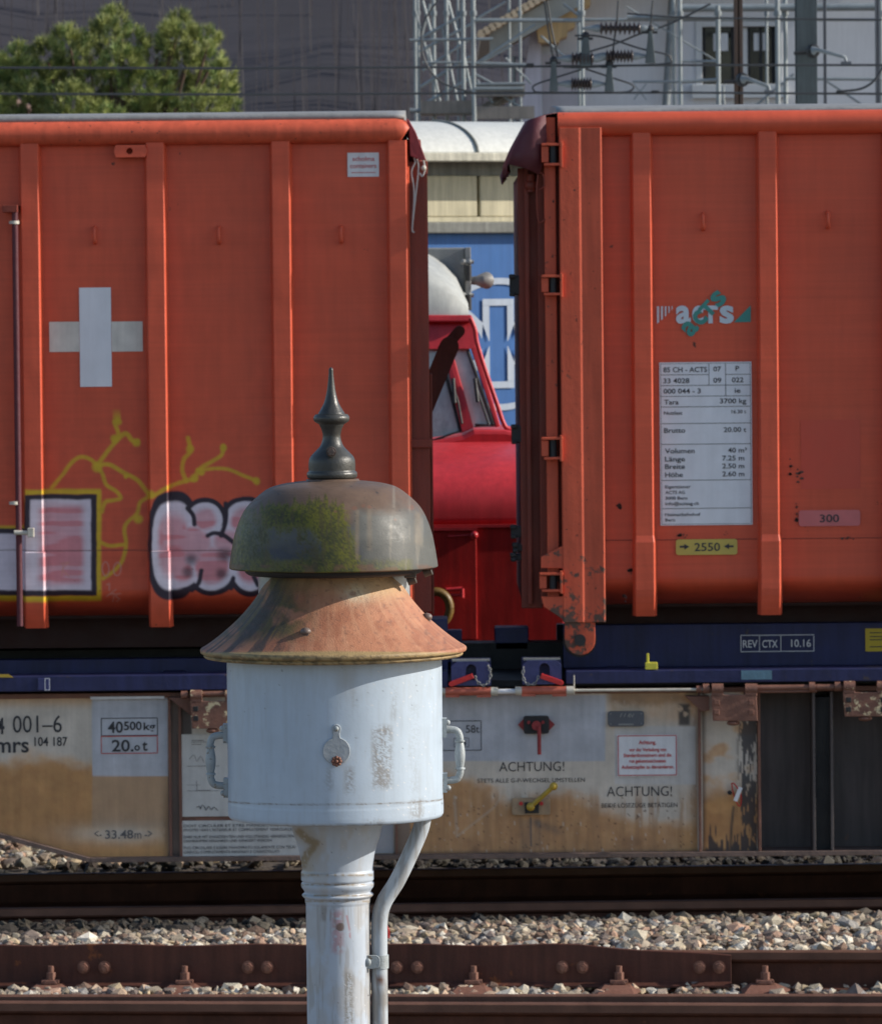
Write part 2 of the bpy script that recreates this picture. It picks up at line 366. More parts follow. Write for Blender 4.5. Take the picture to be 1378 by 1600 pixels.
# long bolted plate on the second rail (x 0..1140)
def on_r2(px, py=1480):
    A = G(0, 1487, 0); B = G(1378, 1487.5, 0); k = (P(px, py, 23.3).x - A.x) / (B.x - A.x); return A + (B - A) * k
def px_z(py, px, y): return P(px, py, y).z
pl = MB(); pts = []
K = 40
for k in range(K + 1):
    px = -200 + (1138 + 200) * k / K; b = on_r2(px); y = b.y - .05
    top = 1476 if px < 900 else 1476 + (px - 900) / 238 * 17
    top += 1.5 * math.sin(px / 37)
    pts.append((b.x, y, px_z(top, px, y) + 0 * 1, px_z(1534, px, y)))
for (x, y, zt, zb) in pts: pl.v += [(x, y, zt), (x, y, zb), (x, y - .012, zt - .003), (x, y - .012, zb), (x, y - .05, zb - .012), (x, y - .05, zb - .022), (x, y, zb - .02)]
for k in range(K):
    a = k * 7; c = a + 7
    for (i, j) in ((0, 2), (2, 3), (3, 4), (4, 5), (5, 6), (6, 0)): pl.f.append((a + i, a + j, c + j, c + i)); pl.m.append(0); pl.s.append(False)
e = K * 7; pl.f.append((e, e + 2, e + 3, e + 4, e + 5, e + 6)); pl.m.append(0); pl.s.append(False)
plate = pl.build('joint_plate', m_plate, r2, bevel=.002)
def hexbolt(mb, c, r, axis='y', L=.03, washer=True):
    x, y, z = c
    ps = [(x + r * math.cos(R(60 * i + 15)), z + r * math.sin(R(60 * i + 15))) for i in range(6)]
    if axis == 'y':
        if washer: mb.tube([(x, y, z), (x, y - .006, z)], r * 1.3, 14)
        mb.prism(ps, 'y', y - .006, y - .006 - L * .6); mb.tube([(x, y - L * .6, z), (x, y - L * 1.2, z)], r * .55, 10)
for px in (130, 163, 388, 418, 620, 652, 877, 908, 1089, 1119):
    b = on_r2(px); y = b.y - .063; mb = MB(); hexbolt(mb, (b.x, y, px_z(1512, px, y)), .021, 'y', .03); mb.build('bolt', m_bolt, r2, bevel=.0015)
# steel sleepers with sloping baseplates and clip bolts
for i, px in enumerate((-140, 80, 290, 515, 740, 965, 1190, 1415)):
    b = on_r2(px, 1540); t = thing('sleeper', ['', '', '', '', '', '', '', ''][i] or 'x', 'sleeper', (b.x, b.y, -.3), 'sleepers under the near track')
    t['label'] = {80: 'sleeper end with clip bolt at far left, left of the first bolt pair', 290: 'sleeper end with clip bolt between the left bolt pairs', 515: 'sleeper hidden behind the bell post column', 740: 'sleeper end with clip bolt first to the right of the bell post', 965: 'sleeper end with clip bolt under the tapering end of the plate', 1190: 'sleeper end with clip bolt just right of the plate end', -140: 'sleeper left of the leftmost visible one, beyond the photo edge', 1415: 'sleeper right of the rightmost visible one, beyond the photo edge'}[px]
    mb = MB(); mb.prism([(b.x - .13, -.3), (b.x - .1, -.19), (b.x + .1, -.19), (b.x + .13, -.3)], 'y', b.y - 1.9, b.y + .45); mb.build('sleeper_body', m_plate, t)
    y0 = b.y - .075; zb = px_z(1554, px, y0 - .16); zt = px_z(1537, px, y0)
    mb = MB(); W0, W1 = .105, .06
    mb.add([(b.x - W1, y0 + .01, zt), (b.x + W1 * .7, y0 + .01, zt), (b.x + W1 * .7, y0 - .03, zt), (b.x - W1, y0 - .03, zt), (b.x - W0, y0 - .2, zb), (b.x + W0 * .55, y0 - .2, zb), (b.x + W0, y0 - .04, zb), (b.x + W0, y0 + .01, zb), (b.x - W0, y0 + .01, zb)],
           [(0, 3, 2, 1), (3, 4, 5, 2), (2, 5, 6), (1, 2, 6, 7), (0, 8, 4, 3)])
    mb.build('baseplate', m_brown, t, bevel=.003)
    yb = y0 - .012; zc = px_z(1530, px, yb); mb = MB()
    mb.box(b.x - .04, b.x + .036, yb - .03, yb + .025, zc - .018, zc - .004); mb.prism([(b.x - .02, zc - .004), (b.x - .035, zc - .02), (b.x + .03, zc - .02), (b.x + .02, zc - .004)], 'y', yb - .034, yb - .03); mb.build('clip', m_bolt, t, bevel=.002)
    mb = MB(); mb.prism([(b.x + .02 * math.cos(R(60 * k)), yb + .02 * math.sin(R(60 * k))) for k in range(6)], 'z', zc - .004, zc + .028); mb.tube([(b.x, yb, zc + .02), (b.x, yb, zc + .055)], .013, 10); mb.build('bolt', m_bolt, t, bevel=.0015)
# little red marker behind the conduit
q = G(601, 1478, -.05); mk = thing('marker_post', 'small red marker in the ballast behind the bell post pipe', 'marker', (q.x, q.y + .2, -.15))
mb = MB(); a = P(601, 1472, q.y + .2); mb.prism([(a.x - .022, a.z - .2), (a.x + .022, a.z - .2), (a.x + .022, a.z + .05), (a.x + .008, a.z + .085), (a.x - .012, a.z + .085), (a.x - .022, a.z + .05)], 'y', a.y - .01, a.y + .01); mb.build('post', m_red, mk, bevel=.003)

# ================================================================== CONTAINERS
def graf(x, y):
    """paint on the left container, in pixel measure; x,y numpy -> rgb"""
    c = np.tile(np.array(ORANGE), (len(x), 1))
    nz = fbm(x / 14, y / 14, 3); n2_ = fbm(x / 5, y / 5, 9); wob = (fbm(x / 20, y / 20, 21) - .5) * 5; x = x + wob * .5; y = y + wob * .5
    YEL = (.58, .38, .02); BLK = (.025, .016, .03); WH = (.64, .62, .7); PK = (.56, .22, .25)
    for pts, wd in [([(80, 763), (95, 745), (112, 722), (125, 714), (140, 718), (152, 730)], 4), ([(150, 728), (165, 708), (178, 692), (184, 678), (178, 660), (184, 655)], 4.5),
                    ([(180, 690), (195, 678), (205, 688), (214, 690)], 5), ([(150, 728), (168, 726), (190, 738), (215, 752), (236, 775), (260, 762), (290, 752), (303, 750)], 4.5),
                    ([(150, 728), (158, 740), (165, 758), (180, 768), (187, 778), (178, 782), (163, 785), (158, 800)], 4), ([(290, 752), (284, 735), (286, 718), (296, 705), (293, 685)], 4.5),
                    ([(303, 750), (310, 734), (330, 722), (345, 712), (348, 697)], 4.2), ([(308, 735), (330, 733), (355, 734), (378, 743), (400, 752)], 3.6), ([(236, 775), (218, 785), (213, 802), (200, 815), (193, 828), (196, 850), (193, 870), (180, 890), (160, 905)], 4),
                    ([(155, 848), (170, 854), (192, 852)], 4)]:
        c = mixc(c, YEL, stroke(x, y, smooth_path(pts), wd * .72, 2.4) * .85)
    for cx_, cy_, r_ in ((150, 730, 10), (178, 686, 8), (212, 692, 8), (184, 660, 7), (303, 748, 8), (296, 702, 8), (348, 700, 7), (400, 752, 7), (236, 773, 8), (215, 812, 9), (313, 738, 7), (196, 745, 5)):
        c = mixc(c, YEL, (1 - ss(r_ * .4, r_ * 1.15, np.hypot(x - cx_, y - cy_))) * .9)
    # box letter
    c = mixc(c, YEL, box_mask(x, y, -40, 157, 765, 941, 3) * (1 - box_mask(x, y, 41, 149, 773, 932, 2) * 1) * (1 - box_mask(x, y, -50, 38, 740, 822, 3)))
    inner = np.maximum(box_mask(x, y, 38, 150, 773, 932, 1.6), box_mask(x, y, -40, 60, 826, 932, 1.6)); c = mixc(c, BLK, inner)
    fill = np.maximum(box_mask(x, y, 47, 141, 781, 923, 2), box_mask(x, y, -40, 60, 835, 923, 2))
    edge = np.maximum(box_mask(x, y, 62, 128, 792, 912, 9), 0)
    strk = ss(.3, .6, vnoise(x / 60 + 3, y / 7, 4)); pm = np.clip(edge * (.55 + .45 * strk) + .15, 0, 1)
    fcol = mixc(np.tile(np.array(WH), (len(x), 1)), PK, pm); c = c * (1 - fill[:, None]) + fcol * fill[:, None]
    # bubble letter
    def ell(cx_, cy_, a, b): return (np.hypot((x - cx_) / a, (y - cy_) / b) - 1) * min(a, b)
    E = [((np.abs((x - 270) / 32) ** 2.8 + np.abs((y - 853) / 68) ** 2.8) ** (1 / 2.8) - 1) * 32, ell(320, 812, 26, 26), ell(384, 816, 34, 32), ell(283, 893, 26, 26), ell(330, 884, 36, 40), ell(390, 888, 28, 36), ell(300, 850, 40, 34), ell(360, 850, 40, 30), ell(440, 850, 60, 60)]
    d = np.min(np.stack(E), 0); c = mixc(c, BLK, 1 - ss(7, 9, d))
    inside = 1 - ss(-1, 2, d); e2 = ss(-3, -14, d) if False else 1 - ss(-15, -4, d)
    strk = ss(.35, .65, vnoise(x / 30, y / 7, 8)); fcol = mixc(np.tile(np.array(WH), (len(x), 1)), PK, np.clip(e2 * (.6 + .4 * strk) + .12, 0, 1)); c = c * (1 - inside[:, None]) + fcol * inside[:, None]
    for pts in ([(292, 795), (301, 806), (303, 820)], [(352, 788), (352, 812), (345, 838)], [(324, 838), (335, 834), (350, 838), (366, 850)], [(314, 893), (310, 912), (300, 924)], [(364, 905), (360, 920)], [(396, 902), (402, 915)]):
        c = mixc(c, BLK, stroke(x, y, smooth_path(pts), 3.6, 1.5))
    for cx_, cy_, r_ in ((298, 875, 10), (292, 895, 9), (350, 868, 12), (346, 898, 9)): c = mixc(c, BLK, (1 - ss(2, r_ * 1.5, np.hypot(x - cx_, y - cy_))) * .7)
    # scratched marks
    PALE = (.55, .25, .2)
    def circ(cx_, cy_, a, b): return [(cx_ + a * math.cos(t * .52), cy_ + b * math.sin(t * .52)) for t in range(13)]
    for pts in (circ(164, 890, 5, 11), circ(182, 890, 6, 11), [(94, 882), (108, 880)], [(98, 882), (96, 902)], [(106, 880), (97, 892), (107, 903)], [(166, 915), (170, 913), (170, 924)], [(166, 934), (180, 922)], [(172, 930), (178, 929), (175, 943)], [(187, 929), (181, 930), (181, 935), (186, 938), (181, 943)]):
        c = mixc(c, PALE, stroke(x, y, pts, .9, .8) * .75)
    c = mixc(c, (.06, .02, .02), stroke(x, y, [(-50, 861), (620, 861)], .7, .8) * .8)
    return c * (.9 + .2 * nz[:, None])
def side_profile(zt, zb, bulge=.06):
    """(y offset, z) of the side sheet, top to bottom, curling in at the floor"""
    return None
def make_sheet(name, xs, prof, mats, parent, painted=True, smooth=True):
    xs = np.array(xs); pr = np.array(prof); gx, gk = np.meshgrid(xs, np.arange(len(pr))); y = pr[gk.ravel(), 0]; z = pr[gk.ravel(), 1]; x = gx.ravel()
    px, py = proj(x, np.full(x.shape, DC), z); col = graf(px, py) if painted else None
    off = wloc(parent); n = len(xs)
    fs = [(j * n + i, j * n + i + 1, (j + 1) * n + i + 1, (j + 1) * n + i) for j in range(len(pr) - 1) for i in range(n - 1)]
    return obj_mesh(name, np.stack([x - off.x, y - off.y, z - off.z], 1).tolist(), fs, mats, parent, None, [smooth] * len(fs), col)
def dens(a, b, step): n = max(2, int(abs(b - a) / step) + 1); return list(np.linspace(a, b, n))
def make_rib(xc, zt, zseam, zb, parent, painted, wf=.041, wb=.052, dep=.06):
    zs = dens(zt, Z(650), .05) + (dens(Z(650), zb, .0044) if painted else dens(Z(650), zb, .03))[1:]
    cr = [(-wb, dep)] + [(-wf, .004), (-wf + .004, 0)] + [(a, 0) for a in (dens(-wf + .006, wf - .006, .0044 if painted else .02))] + [(wf - .004, 0), (wf, .004), (wb, dep)]
    v = []; n = len(cr)
    for z in zs:
        g_ = .0 if z > zseam else .007
        t = max(0, min(1, (zseam - z) / (zseam - zb))); inn = .035 * max(0, (t - .6) / .4) ** 2
        for (a, b) in cr: v.append((xc + a * (1 + g_ * 14 * (1 if a > 0 else .6)), DC + b * 1.0 - g_ * (1 if b < dep * .9 else 0) + inn, z))
    fs = [(j * n + i, j * n + i + 1, (j + 1) * n + i + 1, (j + 1) * n + i) for j in range(len(zs) - 1) for i in range(n - 1)]
    k = (len(zs) - 1) * n; fs.append(tuple(k + i for i in range(n))); fs.append(tuple(range(n))[::-1])
    a = np.array(v); px, py = proj(a[:, 0], np.full(len(a), DC), a[:, 2]); col = graf(px, py) if painted else None
    a = a - np.array(wloc(parent))
    return obj_mesh('rib', a.tolist(), fs, m_orgp if painted else m_org, parent, None, [False] * len(fs), col)
def hook(parent, px, py, Y):
    c = P(px, py, Y); mb = MB(); mb.tube(smooth_path([(c.x, Y + .004, c.z + .036), (c.x, Y - .022, c.z + .03), (c.x, Y - .028, c.z), (c.x + .002, Y - .024, c.z - .03), (c.x, Y - .004, c.z - .036)], 4), .0085, 8)
    return mb.build('rope_hook', m_org, parent)
def container_shell(root, x0, x1, zt, zseam, zb, ribs_in, ribs_out, painted, dense_px):
    yp = DC + .058
    low = [(yp, zseam)]; hh = zseam - zb
    for t in np.linspace(.08, 1, 22): low.append((yp + .30 * max(0, (t - .55) / .45) ** 2.2, zseam - hh * t + .035 * max(0, (t - .8) / .2) ** 2 * 0))
    prof = [(yp, z) for z in dens(zt, Z(650), .05)]
    if painted:
        prof += [(yp, z) for z in dens(Z(650), zseam, .0044)[1:]]
        lz = dens(zseam, zb, .0044); prof += [(yp + .30 * max(0, ((zseam - z) / hh - .55) / .45) ** 2.2, z) for z in lz[1:]]
        xs = dens(x0, dense_px[0], .2)[:-1] + dens(dense_px[0], dense_px[1], .0044)
        xs += dens(dense_px[1], x1, .05)[1:]
    else: prof += [(yp, z) for z in dens(Z(650), zseam, .05)[1:]] + low[1:]; xs = dens(x0, x1, .05)
    make_sheet('side_wall', xs, prof, m_orgp if painted else m_org, root, painted)
    mb = MB()   # floor, far side, ends, frame underneath
    mb.box(x0 + .02, x1 - .02, yp + .28, DC + 2.2, zb - .01, zb + .04); mb.box(x0, x1, DC + 2.44, DC + 2.5, zb, zt + .1)
    mb.box(x0 + .02, x1 - .02, yp + .5, yp + .62, zb - .16, zb - .012); mb.box(x0 + .02, x1 - .02, yp + 1.7, yp + 1.82, zb - .16, zb - .012)
    mb.build('underframe', m_under, root)
    for a in ribs_in: make_rib(a, zt + .005, zseam, zb - .035, root, painted)
    for a in ribs_out: make_rib(a, zt + .005, zseam, zb - .035, root, False)

zt1, zs1, zb1 = Z(223, 320), Z(861, 320), Z(968, 320)
xe1 = X(639); lc = thing('roll_off_container', 'orange ribbed steel container with white cross and graffiti', 'container', (xe1 - 3.6, DC + 1.25, zb1 - .17), 'orange containers on the wagon')
container_shell(lc, xe1 - 7.1, xe1 - .01, zt1, zs1, zb1, [X(50), X(246), X(442)], [X(624.5)] + [X(50 - 196 * k) for k in range(1, 10)], True, (X(-6), X(516)))
# top tube, cover edge
yt = DC + .035; zc = Z(206, 320); mb = MB(); mb.tube([(xe1 - 7.1, yt, zc), (xe1 - .05, yt, zc), (xe1 - .015, yt, zc - .004), (xe1 - .003, yt, zc - .012)], [.055, .055, .052, .038], 28); mb.build('top_rail', m_orgw, lc)
mb = MB(); zz = Z(184, 320); K = 160
for k in range(K + 1):
    x = xe1 - 7.1 + 7.09 * k / K; w_ = .005 * vnoise(np.array([x * 2.]), np.array([.3]), 2)[0] + .004 * vnoise(np.array([x * 7.]), np.array([1.3]), 5)[0] - .002
    if k >= K - 1: w_ -= .008
    for (a, b) in ((.05, -.012), (.036, -.008), (.034, .006), (.045, .016 + w_), (.3, .028 + w_), (1.25, .07), (2.4, .03), (2.45, -.03)): mb.v.append((x, DC + a, zz + b))
for k in range(K):
    for i in range(7): mb.f.append((k * 8 + i, k * 8 + i + 1, (k + 1) * 8 + i + 1, (k + 1) * 8 + i)); mb.m.append(0); mb.s.append(True)
mb.f.append(tuple(range(K * 8, K * 8 + 8))); mb.m.append(0); mb.s.append(False)
mb.build('cover_sheet', m_gtarp, lc)
# lug with hole (two bars around a dark hole)
mb = MB(); o = P(204, 235.5, DC - .004); k_ = MPX; ring = []
for i in range(16): a = 2 * math.pi * i / 16; ring.append((o.x - .004 + .015 * math.cos(a), o.z + .015 * math.sin(a)))
outer = []
for i in range(16):
    a = 2 * math.pi * i / 16; c, s_ = math.cos(a), math.sin(a); m_ = max(abs(c) / (26 * k_), abs(s_) / (9.5 * k_)); outer.append((o.x + c / m_, o.z + s_ / m_))
for yy in (DC - .012, DC + .03): mb.v += [(a, yy, b) for a, b in ring] + [(a, yy, b) for a, b in outer]
for i in range(16):
    j = (i + 1) % 16; mb.f += [(i, j, 16 + j, 16 + i), (16 + i, 16 + j, 48 + j, 48 + i), (i, 32 + i, 32 + j, j)]; mb.m += [0, 0, 0]; mb.s += [False] * 3
mb.build('lifting_lug', m_org, lc)
for px, py in ((148, 367), (342, 367), (533, 366)): hook(lc, px, py, DC + .056)
# swiss cross and sticker
mb = MB(); Y = DC + .054; rect(mb, 124.5, 174, 449, 604, Y); rect(mb, 77, 124, 502.5, 549.5, Y, 1); rect(mb, 174.5, 223, 502, 549, Y, 1)
m_cr = mat('white_cross', (.7, .71, .75), .5, .05, 8, streak=.06, bump=.03); m_cr2 = mat('white_cross_stained', (.62, .58, .52), .5, .15, 12, streak=.12, bump=.03)
mb.build('cross_emblem', [m_cr, m_cr2], lc)
mb = MB(); rect(mb, 543, 592, 238, 275.5, Y); mb.text('scholma', 551, 251, 34, 7, Y - .002, 1, .004); mb.text('containers', 547, 262, 41, 7, Y - .002, 1, .004); rect(mb, 549, 587, 268.6, 269.5, Y - .002, 1)
mb.build('sticker', [m_white, m_redink], lc)

# vertical lock rod at left
mb = MB(); a = P(23, 322, DC - .03); b = P(24, 1000, DC - .03); mb.tube([a, (a.x, a.y, Z(978, 23))], .014, 12); mb.build('lock_rod', m_tarp, lc)
for py in (347, 786): mb = MB(); c = P(22, py, DC - .03); mb.tube([(c.x, c.y, c.z - .007), (c.x, c.y, c.z + .007)], .023, 12); mb.box(c.x - .01, c.x + .01, c.y, c.y + .09, c.z - .006, c.z + .006); mb.build('rod_guide', m_pipe, lc, bevel=.001)
mb = MB(); c = P(22, 832, DC - .05); mb.tube([(c.x, c.y, c.z), (c.x + .075, c.y, c.z - .003)], .011, 10); mb.box(c.x + .062, c.x + .092, c.y - .018, c.y + .016, c.z - .022, c.z + .02); mb.build('lock_handle', m_pipe, lc, bevel=.003)
mb = MB(); pbox(mb, 4, 27, 320, 331, DC - .05, DC + .06); mb.build('rod_bracket', m_drk, lc, bevel=.002)
# end wall and hook frame
xr = X(671, 600, DC + .1)
mb = MB(); mb.box(xe1 - .03, xr, DC + .07, DC + .16, zb1 + .02, Z(250)); mb.box(xe1 - .03, xr - .03, DC + .16, DC + 2.42, zb1, Z(215)); mb.box(xr + .0, xr + .012, DC + .2, DC + .5, zb1 + .0, Z(585)); mb.box(xe1 - .03, xr + .008, DC + .05, DC + .15, Z(700), Z(686)); mb.build('end_wall', m_drk, lc, bevel=.004)
mb = MB(); ya, yb_ = DC + .9, DC + 1.0
A = P(668, 640, ya); B = P(715, 540, ya)
def bar(mb, p, q, wdt, y0, y1, rnd=True):
    d = Vector((q.x - p.x, 0, q.z - p.z)).normalized(); n = Vector((-d.z, 0, d.x)); pts = [(p.x + n.x * wdt, p.z + n.z * wdt), (p.x - n.x * wdt, p.z - n.z * wdt)]
    base = math.atan2(-n.z, -n.x)
    for i in range(9): a = base + math.pi * i / 8; pts.append((q.x + wdt * math.cos(a), q.z + wdt * math.sin(a)))
    mb.prism(pts, 'y', y0, y1)
bar(mb, P(655, 655, ya), P(702, 541, ya), 15 * ya / F, ya, ya + .03); bar(mb, P(655, 655, ya), P(702, 541, ya), 15 * ya / F, ya + .16, ya + .19)
mb.tube([P(705, 545, ya - .01), P(705, 545, ya + .2)], .022, 14); bar(mb, P(690, 548, ya + .06), P(718, 517, ya + .06), 8.5 * ya / F, ya + .06, ya + .13); mb.build('hook_arm', m_drk, lc, bevel=.003)
# tarp flap with ropes
mb = MB(); K = 14; ZS = [Z(186), Z(196), Z(212), Z(226), Z(240), Z(250)]
for i in range(K + 1):
    yy = DC + .02 + 2.4 * i / K
    for j, z in enumerate(ZS): mb.v.append((xe1 - .006 + (.0, .012, .03, .045, .055, .062)[j] + .008 * math.sin(i * 2.1 + j), yy, z - .03 * math.sin(i * 1.3) ** 2 * (j / 5)))
for i in range(K):
    for j in range(5): a = i * 6 + j; mb.f.append((a, a + 1, a + 7, a + 6)); mb.m.append(0); mb.s.append(True)
mb.build('tarp_flap', mat('red_tarp', (.25, .02, .025), .55, .2, 8, bump=.3, bscale=25), lc)
mb = MB(); mb.prism([(P(a, b, DC).x, P(a, b, DC).z) for a, b in ((634, 184), (639, 187), (650, 206), (658, 228), (666, 250), (655, 249), (648, 246), (641, 243), (639, 200))][::-1], 'y', DC + .01, DC + .018); mb.build('tarp_corner', MATS['red_tarp'], lc, bevel=.003)
for pts in ([(644, 240), (649, 252), (643, 268), (647, 300), (644, 358)], [(651, 246), (654, 262), (650, 300), (644, 356), (648, 362)], [(660, 246), (664, 262), (660, 275), (656, 270)]):
    mb = MB(); mb.tube([P(a, b, DC + .03) for a, b in smooth_path(pts, 4)], .0045, 6); mb.build('tie_rope', m_rope, lc)
mb = MB(); c = P(662, 262, DC + .02); mb.ball(c, .012); mb.build('rope_toggle', m_pipe, lc)

# ---------------- right container
zt2, zs2, zb2 = Z(206, 1180), Z(843, 1180), Z(950, 1180)
xs2 = X(876, 560); rc = thing('roll_off_container', 'orange ribbed steel container with white data plate and hinged door end', 'container', (xs2 + 3.5, DC + 1.25, zb2 - .17), 'orange containers on the wagon')
container_shell(rc, xs2 + .05, xs2 + 7.1, zt2, zs2, zb2, [], [X(1005 + 196.5 * k, 580) for k in range(0, 11)], False, None)
zc = Z(190.5, 1180); mb = MB(); mb.tube([(xs2 - .004, yt, zc), (xs2 + 7.1, yt, zc)], .055, 28); mb.build('top_rail', m_org, rc)
mb = MB(); zz = Z(171, 1180); K = 160
for k in range(K + 1):
    x = xs2 - .01 + 7.1 * k / K; w_ = .006 * vnoise(np.array([x * 1.3]), np.array([.3]), 7)[0]
    for (a, b) in ((.05, -.012), (.036, -.008), (.034, .0), (.045, .01 + w_), (.3, .028 + w_), (1.25, .07), (2.4, .03), (2.45, -.03)): mb.v.append((x, DC + a, zz + b))
for k in range(K):
    for i in range(7): mb.f.append((k * 8 + i, k * 8 + i + 1, (k + 1) * 8 + i + 1, (k + 1) * 8 + i)); mb.m.append(0); mb.s.append(True)
mb.f.append(tuple(range(8))[::-1]); mb.m.append(0); mb.s.append(False)
mb.build('cover_sheet', m_gtarp, rc)
mb = MB(); x0, x1 = X(876, 560), X(943, 560); zt_, zb_ = Z(199, 905), Z(972, 915)
cr = [(x0, DC + .1), (x0, DC - .02), (x0 + .004, DC - .025), (x0 + .09, DC - .025), (x0 + .1, DC - .021), (x1 - .008, DC - .025), (x1 - .002, DC - .022), (x1 + .004, DC + .1)]
mb.prism(cr, 'z', zb_, zt_); mb.build('corner_post', m_orgw, rc, bevel=.002)
for px, py in ((1098, 346), (1293, 343)): hook(rc, px, py, DC + .056)
m_scuff = mat('scuff_dark', (.09, .045, .035), .8, .3, 60, bump=0)
def scuffs(root, items, Y):
    mb = MB()
    for (cx_, cy_, w_, h_, n_) in items:
        for k in range(n_):
            p = P(cx_ + random.uniform(-w_, w_), cy_ + random.uniform(-h_, h_), Y); r_ = random.uniform(.8, 3) * MPX; m_ = 7; e_ = random.uniform(.5, 2.)
            mb.add([(p.x + r_ * e_ * random.uniform(.6, 1.2) * math.cos(6.283 * t / m_), Y, p.z + r_ * random.uniform(.5, 1.3) * math.sin(6.283 * t / m_)) for t in range(m_)], [tuple(range(m_))])
    mb.build('scuff_marks', m_scuff, root)
scuffs(rc, [(968, 790, 4, 4, 7), (1068, 838, 8, 3, 8), (1235, 728, 1, 14, 9), (1250, 745, 4, 12, 7), (1244, 800, 1, 16, 7), (985, 893, 3, 4, 6), (975, 935, 4, 6, 5), (1325, 841, 9, 1.5, 7), (1010, 220, 4, 3, 3), (1300, 184, 2, 2, 2)], DC + .0545)
mb = MB(); mb.box(xs2 + .2, xs2 + 7, DC + .056, DC + .06, zs2 - .0018, zs2 + .0018); mb.build('weld_seam', mat('seam_dark_orange', (.2, .035, .02), .7, .2, 20), rc)  # weld line in a darker orange
# bottom lug with roller
mb = MB(); o = P(906, 1000, DC + .0); r_ = .07; pts = [(o.x - r_, Z(970)), (o.x + r_, Z(970))]
for i in range(13): a = -math.pi * i / 12; pts.append((o.x + r_ * math.cos(a), o.z + r_ * math.sin(a)))
mb.prism(pts, 'y', DC - .01, DC + .03); mb.build('roller_bracket', m_orgw, rc, bevel=.003)
mb = MB(); mb.tube([(o.x, DC - .022, o.z), (o.x, DC + .1, o.z)], .027, 18); mb.tube([(o.x, DC + .032, o.z - .004), (o.x, DC + .09, o.z - .004)], .078, 28); mb.build('roller', m_black, rc, bevel=.003)
# door end : panels stepping out to the left
def zz_(py): return Z(py)
mb = MB(); xd0, xd1 = X(842, 600, DC + .1), xs2 - .005
mb.box(xd0, xs2 + .06, DC + .09, DC + 2.45, zb2 + .02, Z(185)); mb.build('door_panel', m_drk, rc, bevel=.004)
mb = MB(); mb.box(X(812, 600, DC + .12), xd0 + .01, DC + .14, DC + .22, zb2 - .0, Z(262)); mb.box(X(822, 600, DC + .1), X(829, 600, DC + .1), DC + .1, DC + .14, zb2 + .02, Z(262)); mb.box(X(812, 600, DC + .12) + .01, xd0 + .01, DC + .22, DC + 2.4, zb2, Z(268)); mb.build('door_frame', m_drk, rc, bevel=.004)
mb = MB(); mb.box(X(853, 600), X(871, 600), DC + .02, DC + .06, Z(944), Z(184)); mb.build('hinge_post', m_orgw, rc, bevel=.003)
for i, (ya_, yb2) in enumerate(((223, 258), (429, 461), (683, 718), (895, 925))):
    mb = MB(); xa = 846 if i < 3 else 843
    pbox(mb, xa, 880, ya_, ya_ + 4, DC - .045, DC + .08); pbox(mb, xa + 4, 879, yb2 - 4, yb2, DC - .045, DC + .08); pbox(mb, 875, 879, ya_ - 3, yb2 + 3, DC - .05, DC - .02)
    pbox(mb, xa, xa + 11, ya_ + 5, yb2 - 5, DC - .03, DC + .06)
    hz_ = mb.build('hinge', m_orgw, rc, bevel=.002)
    mb = MB(); c = P(864, ya_, DC - .012); mb.tube([(c.x, c.y, c.z - .012), (c.x, c.y, Z(yb2, 864) + .01)], .018, 12); mb.build('hinge_pin', m_black, hz_)
mb = MB()
for pts in ([(845, 870), (880, 852), (880, 888), (845, 887)], [(845, 932), (880, 932), (880, 968), (850, 948)]): mb = MB(); mb.prism([(P(a, b, DC).x, P(a, b, DC).z) for a, b in pts][::-1], 'y', DC - .02, DC + .0); mb.build('hinge_gusset', m_orgw, rc, bevel=.002)

for (ya_, yb2, xa) in ((430, 461, 796), (665, 692, 799), (822, 840, 798), (850, 862, 801), (866, 876, 798)):
    mb = MB(); pbox(mb, xa, xa + 17, ya_, yb2, DC + .14, DC + .2); pbox(mb, xa - 1, xa + 9, ya_ - 2, ya_ + 5, DC + .12, DC + .16); pbox(mb, xa, xa + 9, yb2 - 5, yb2 + 2, DC + .12, DC + .16); mb.build('door_latch', m_black, rc, bevel=.006)
mb = MB(); c = P(829, 272, DC + .1); mb.tube([(c.x, c.y, c.z), (c.x, c.y, c.z - .08)], .02, 12); mb.ball((c.x, c.y, c.z - .05), .03); mb.build('door_winch', m_drk, rc)
# tarp over the door end
mb = MB(); K = 16
rows = [(870, 176, .0), (850, 180, .0), (826, 187, .02), (812, 212, .02), (802, 235, .02), (794, 256, .02), (795, 268, .03)]
for i in range(K + 1):
    for j, (a, b, c_) in enumerate(rows):
        yy = DC + .0 + 2.42 * i / K; p = P(a, b, DC); mb.v.append((p.x + .012 * math.sin(i * 1.9 + j * .7) * (j > 1), yy, p.z - .012 * math.cos(i * 2.3) * (j > 3)))
for i in range(K):
    for j in range(6): a = i * 7 + j; mb.f.append((a, a + 1, a + 8, a + 7)); mb.m.append(0); mb.s.append(True)
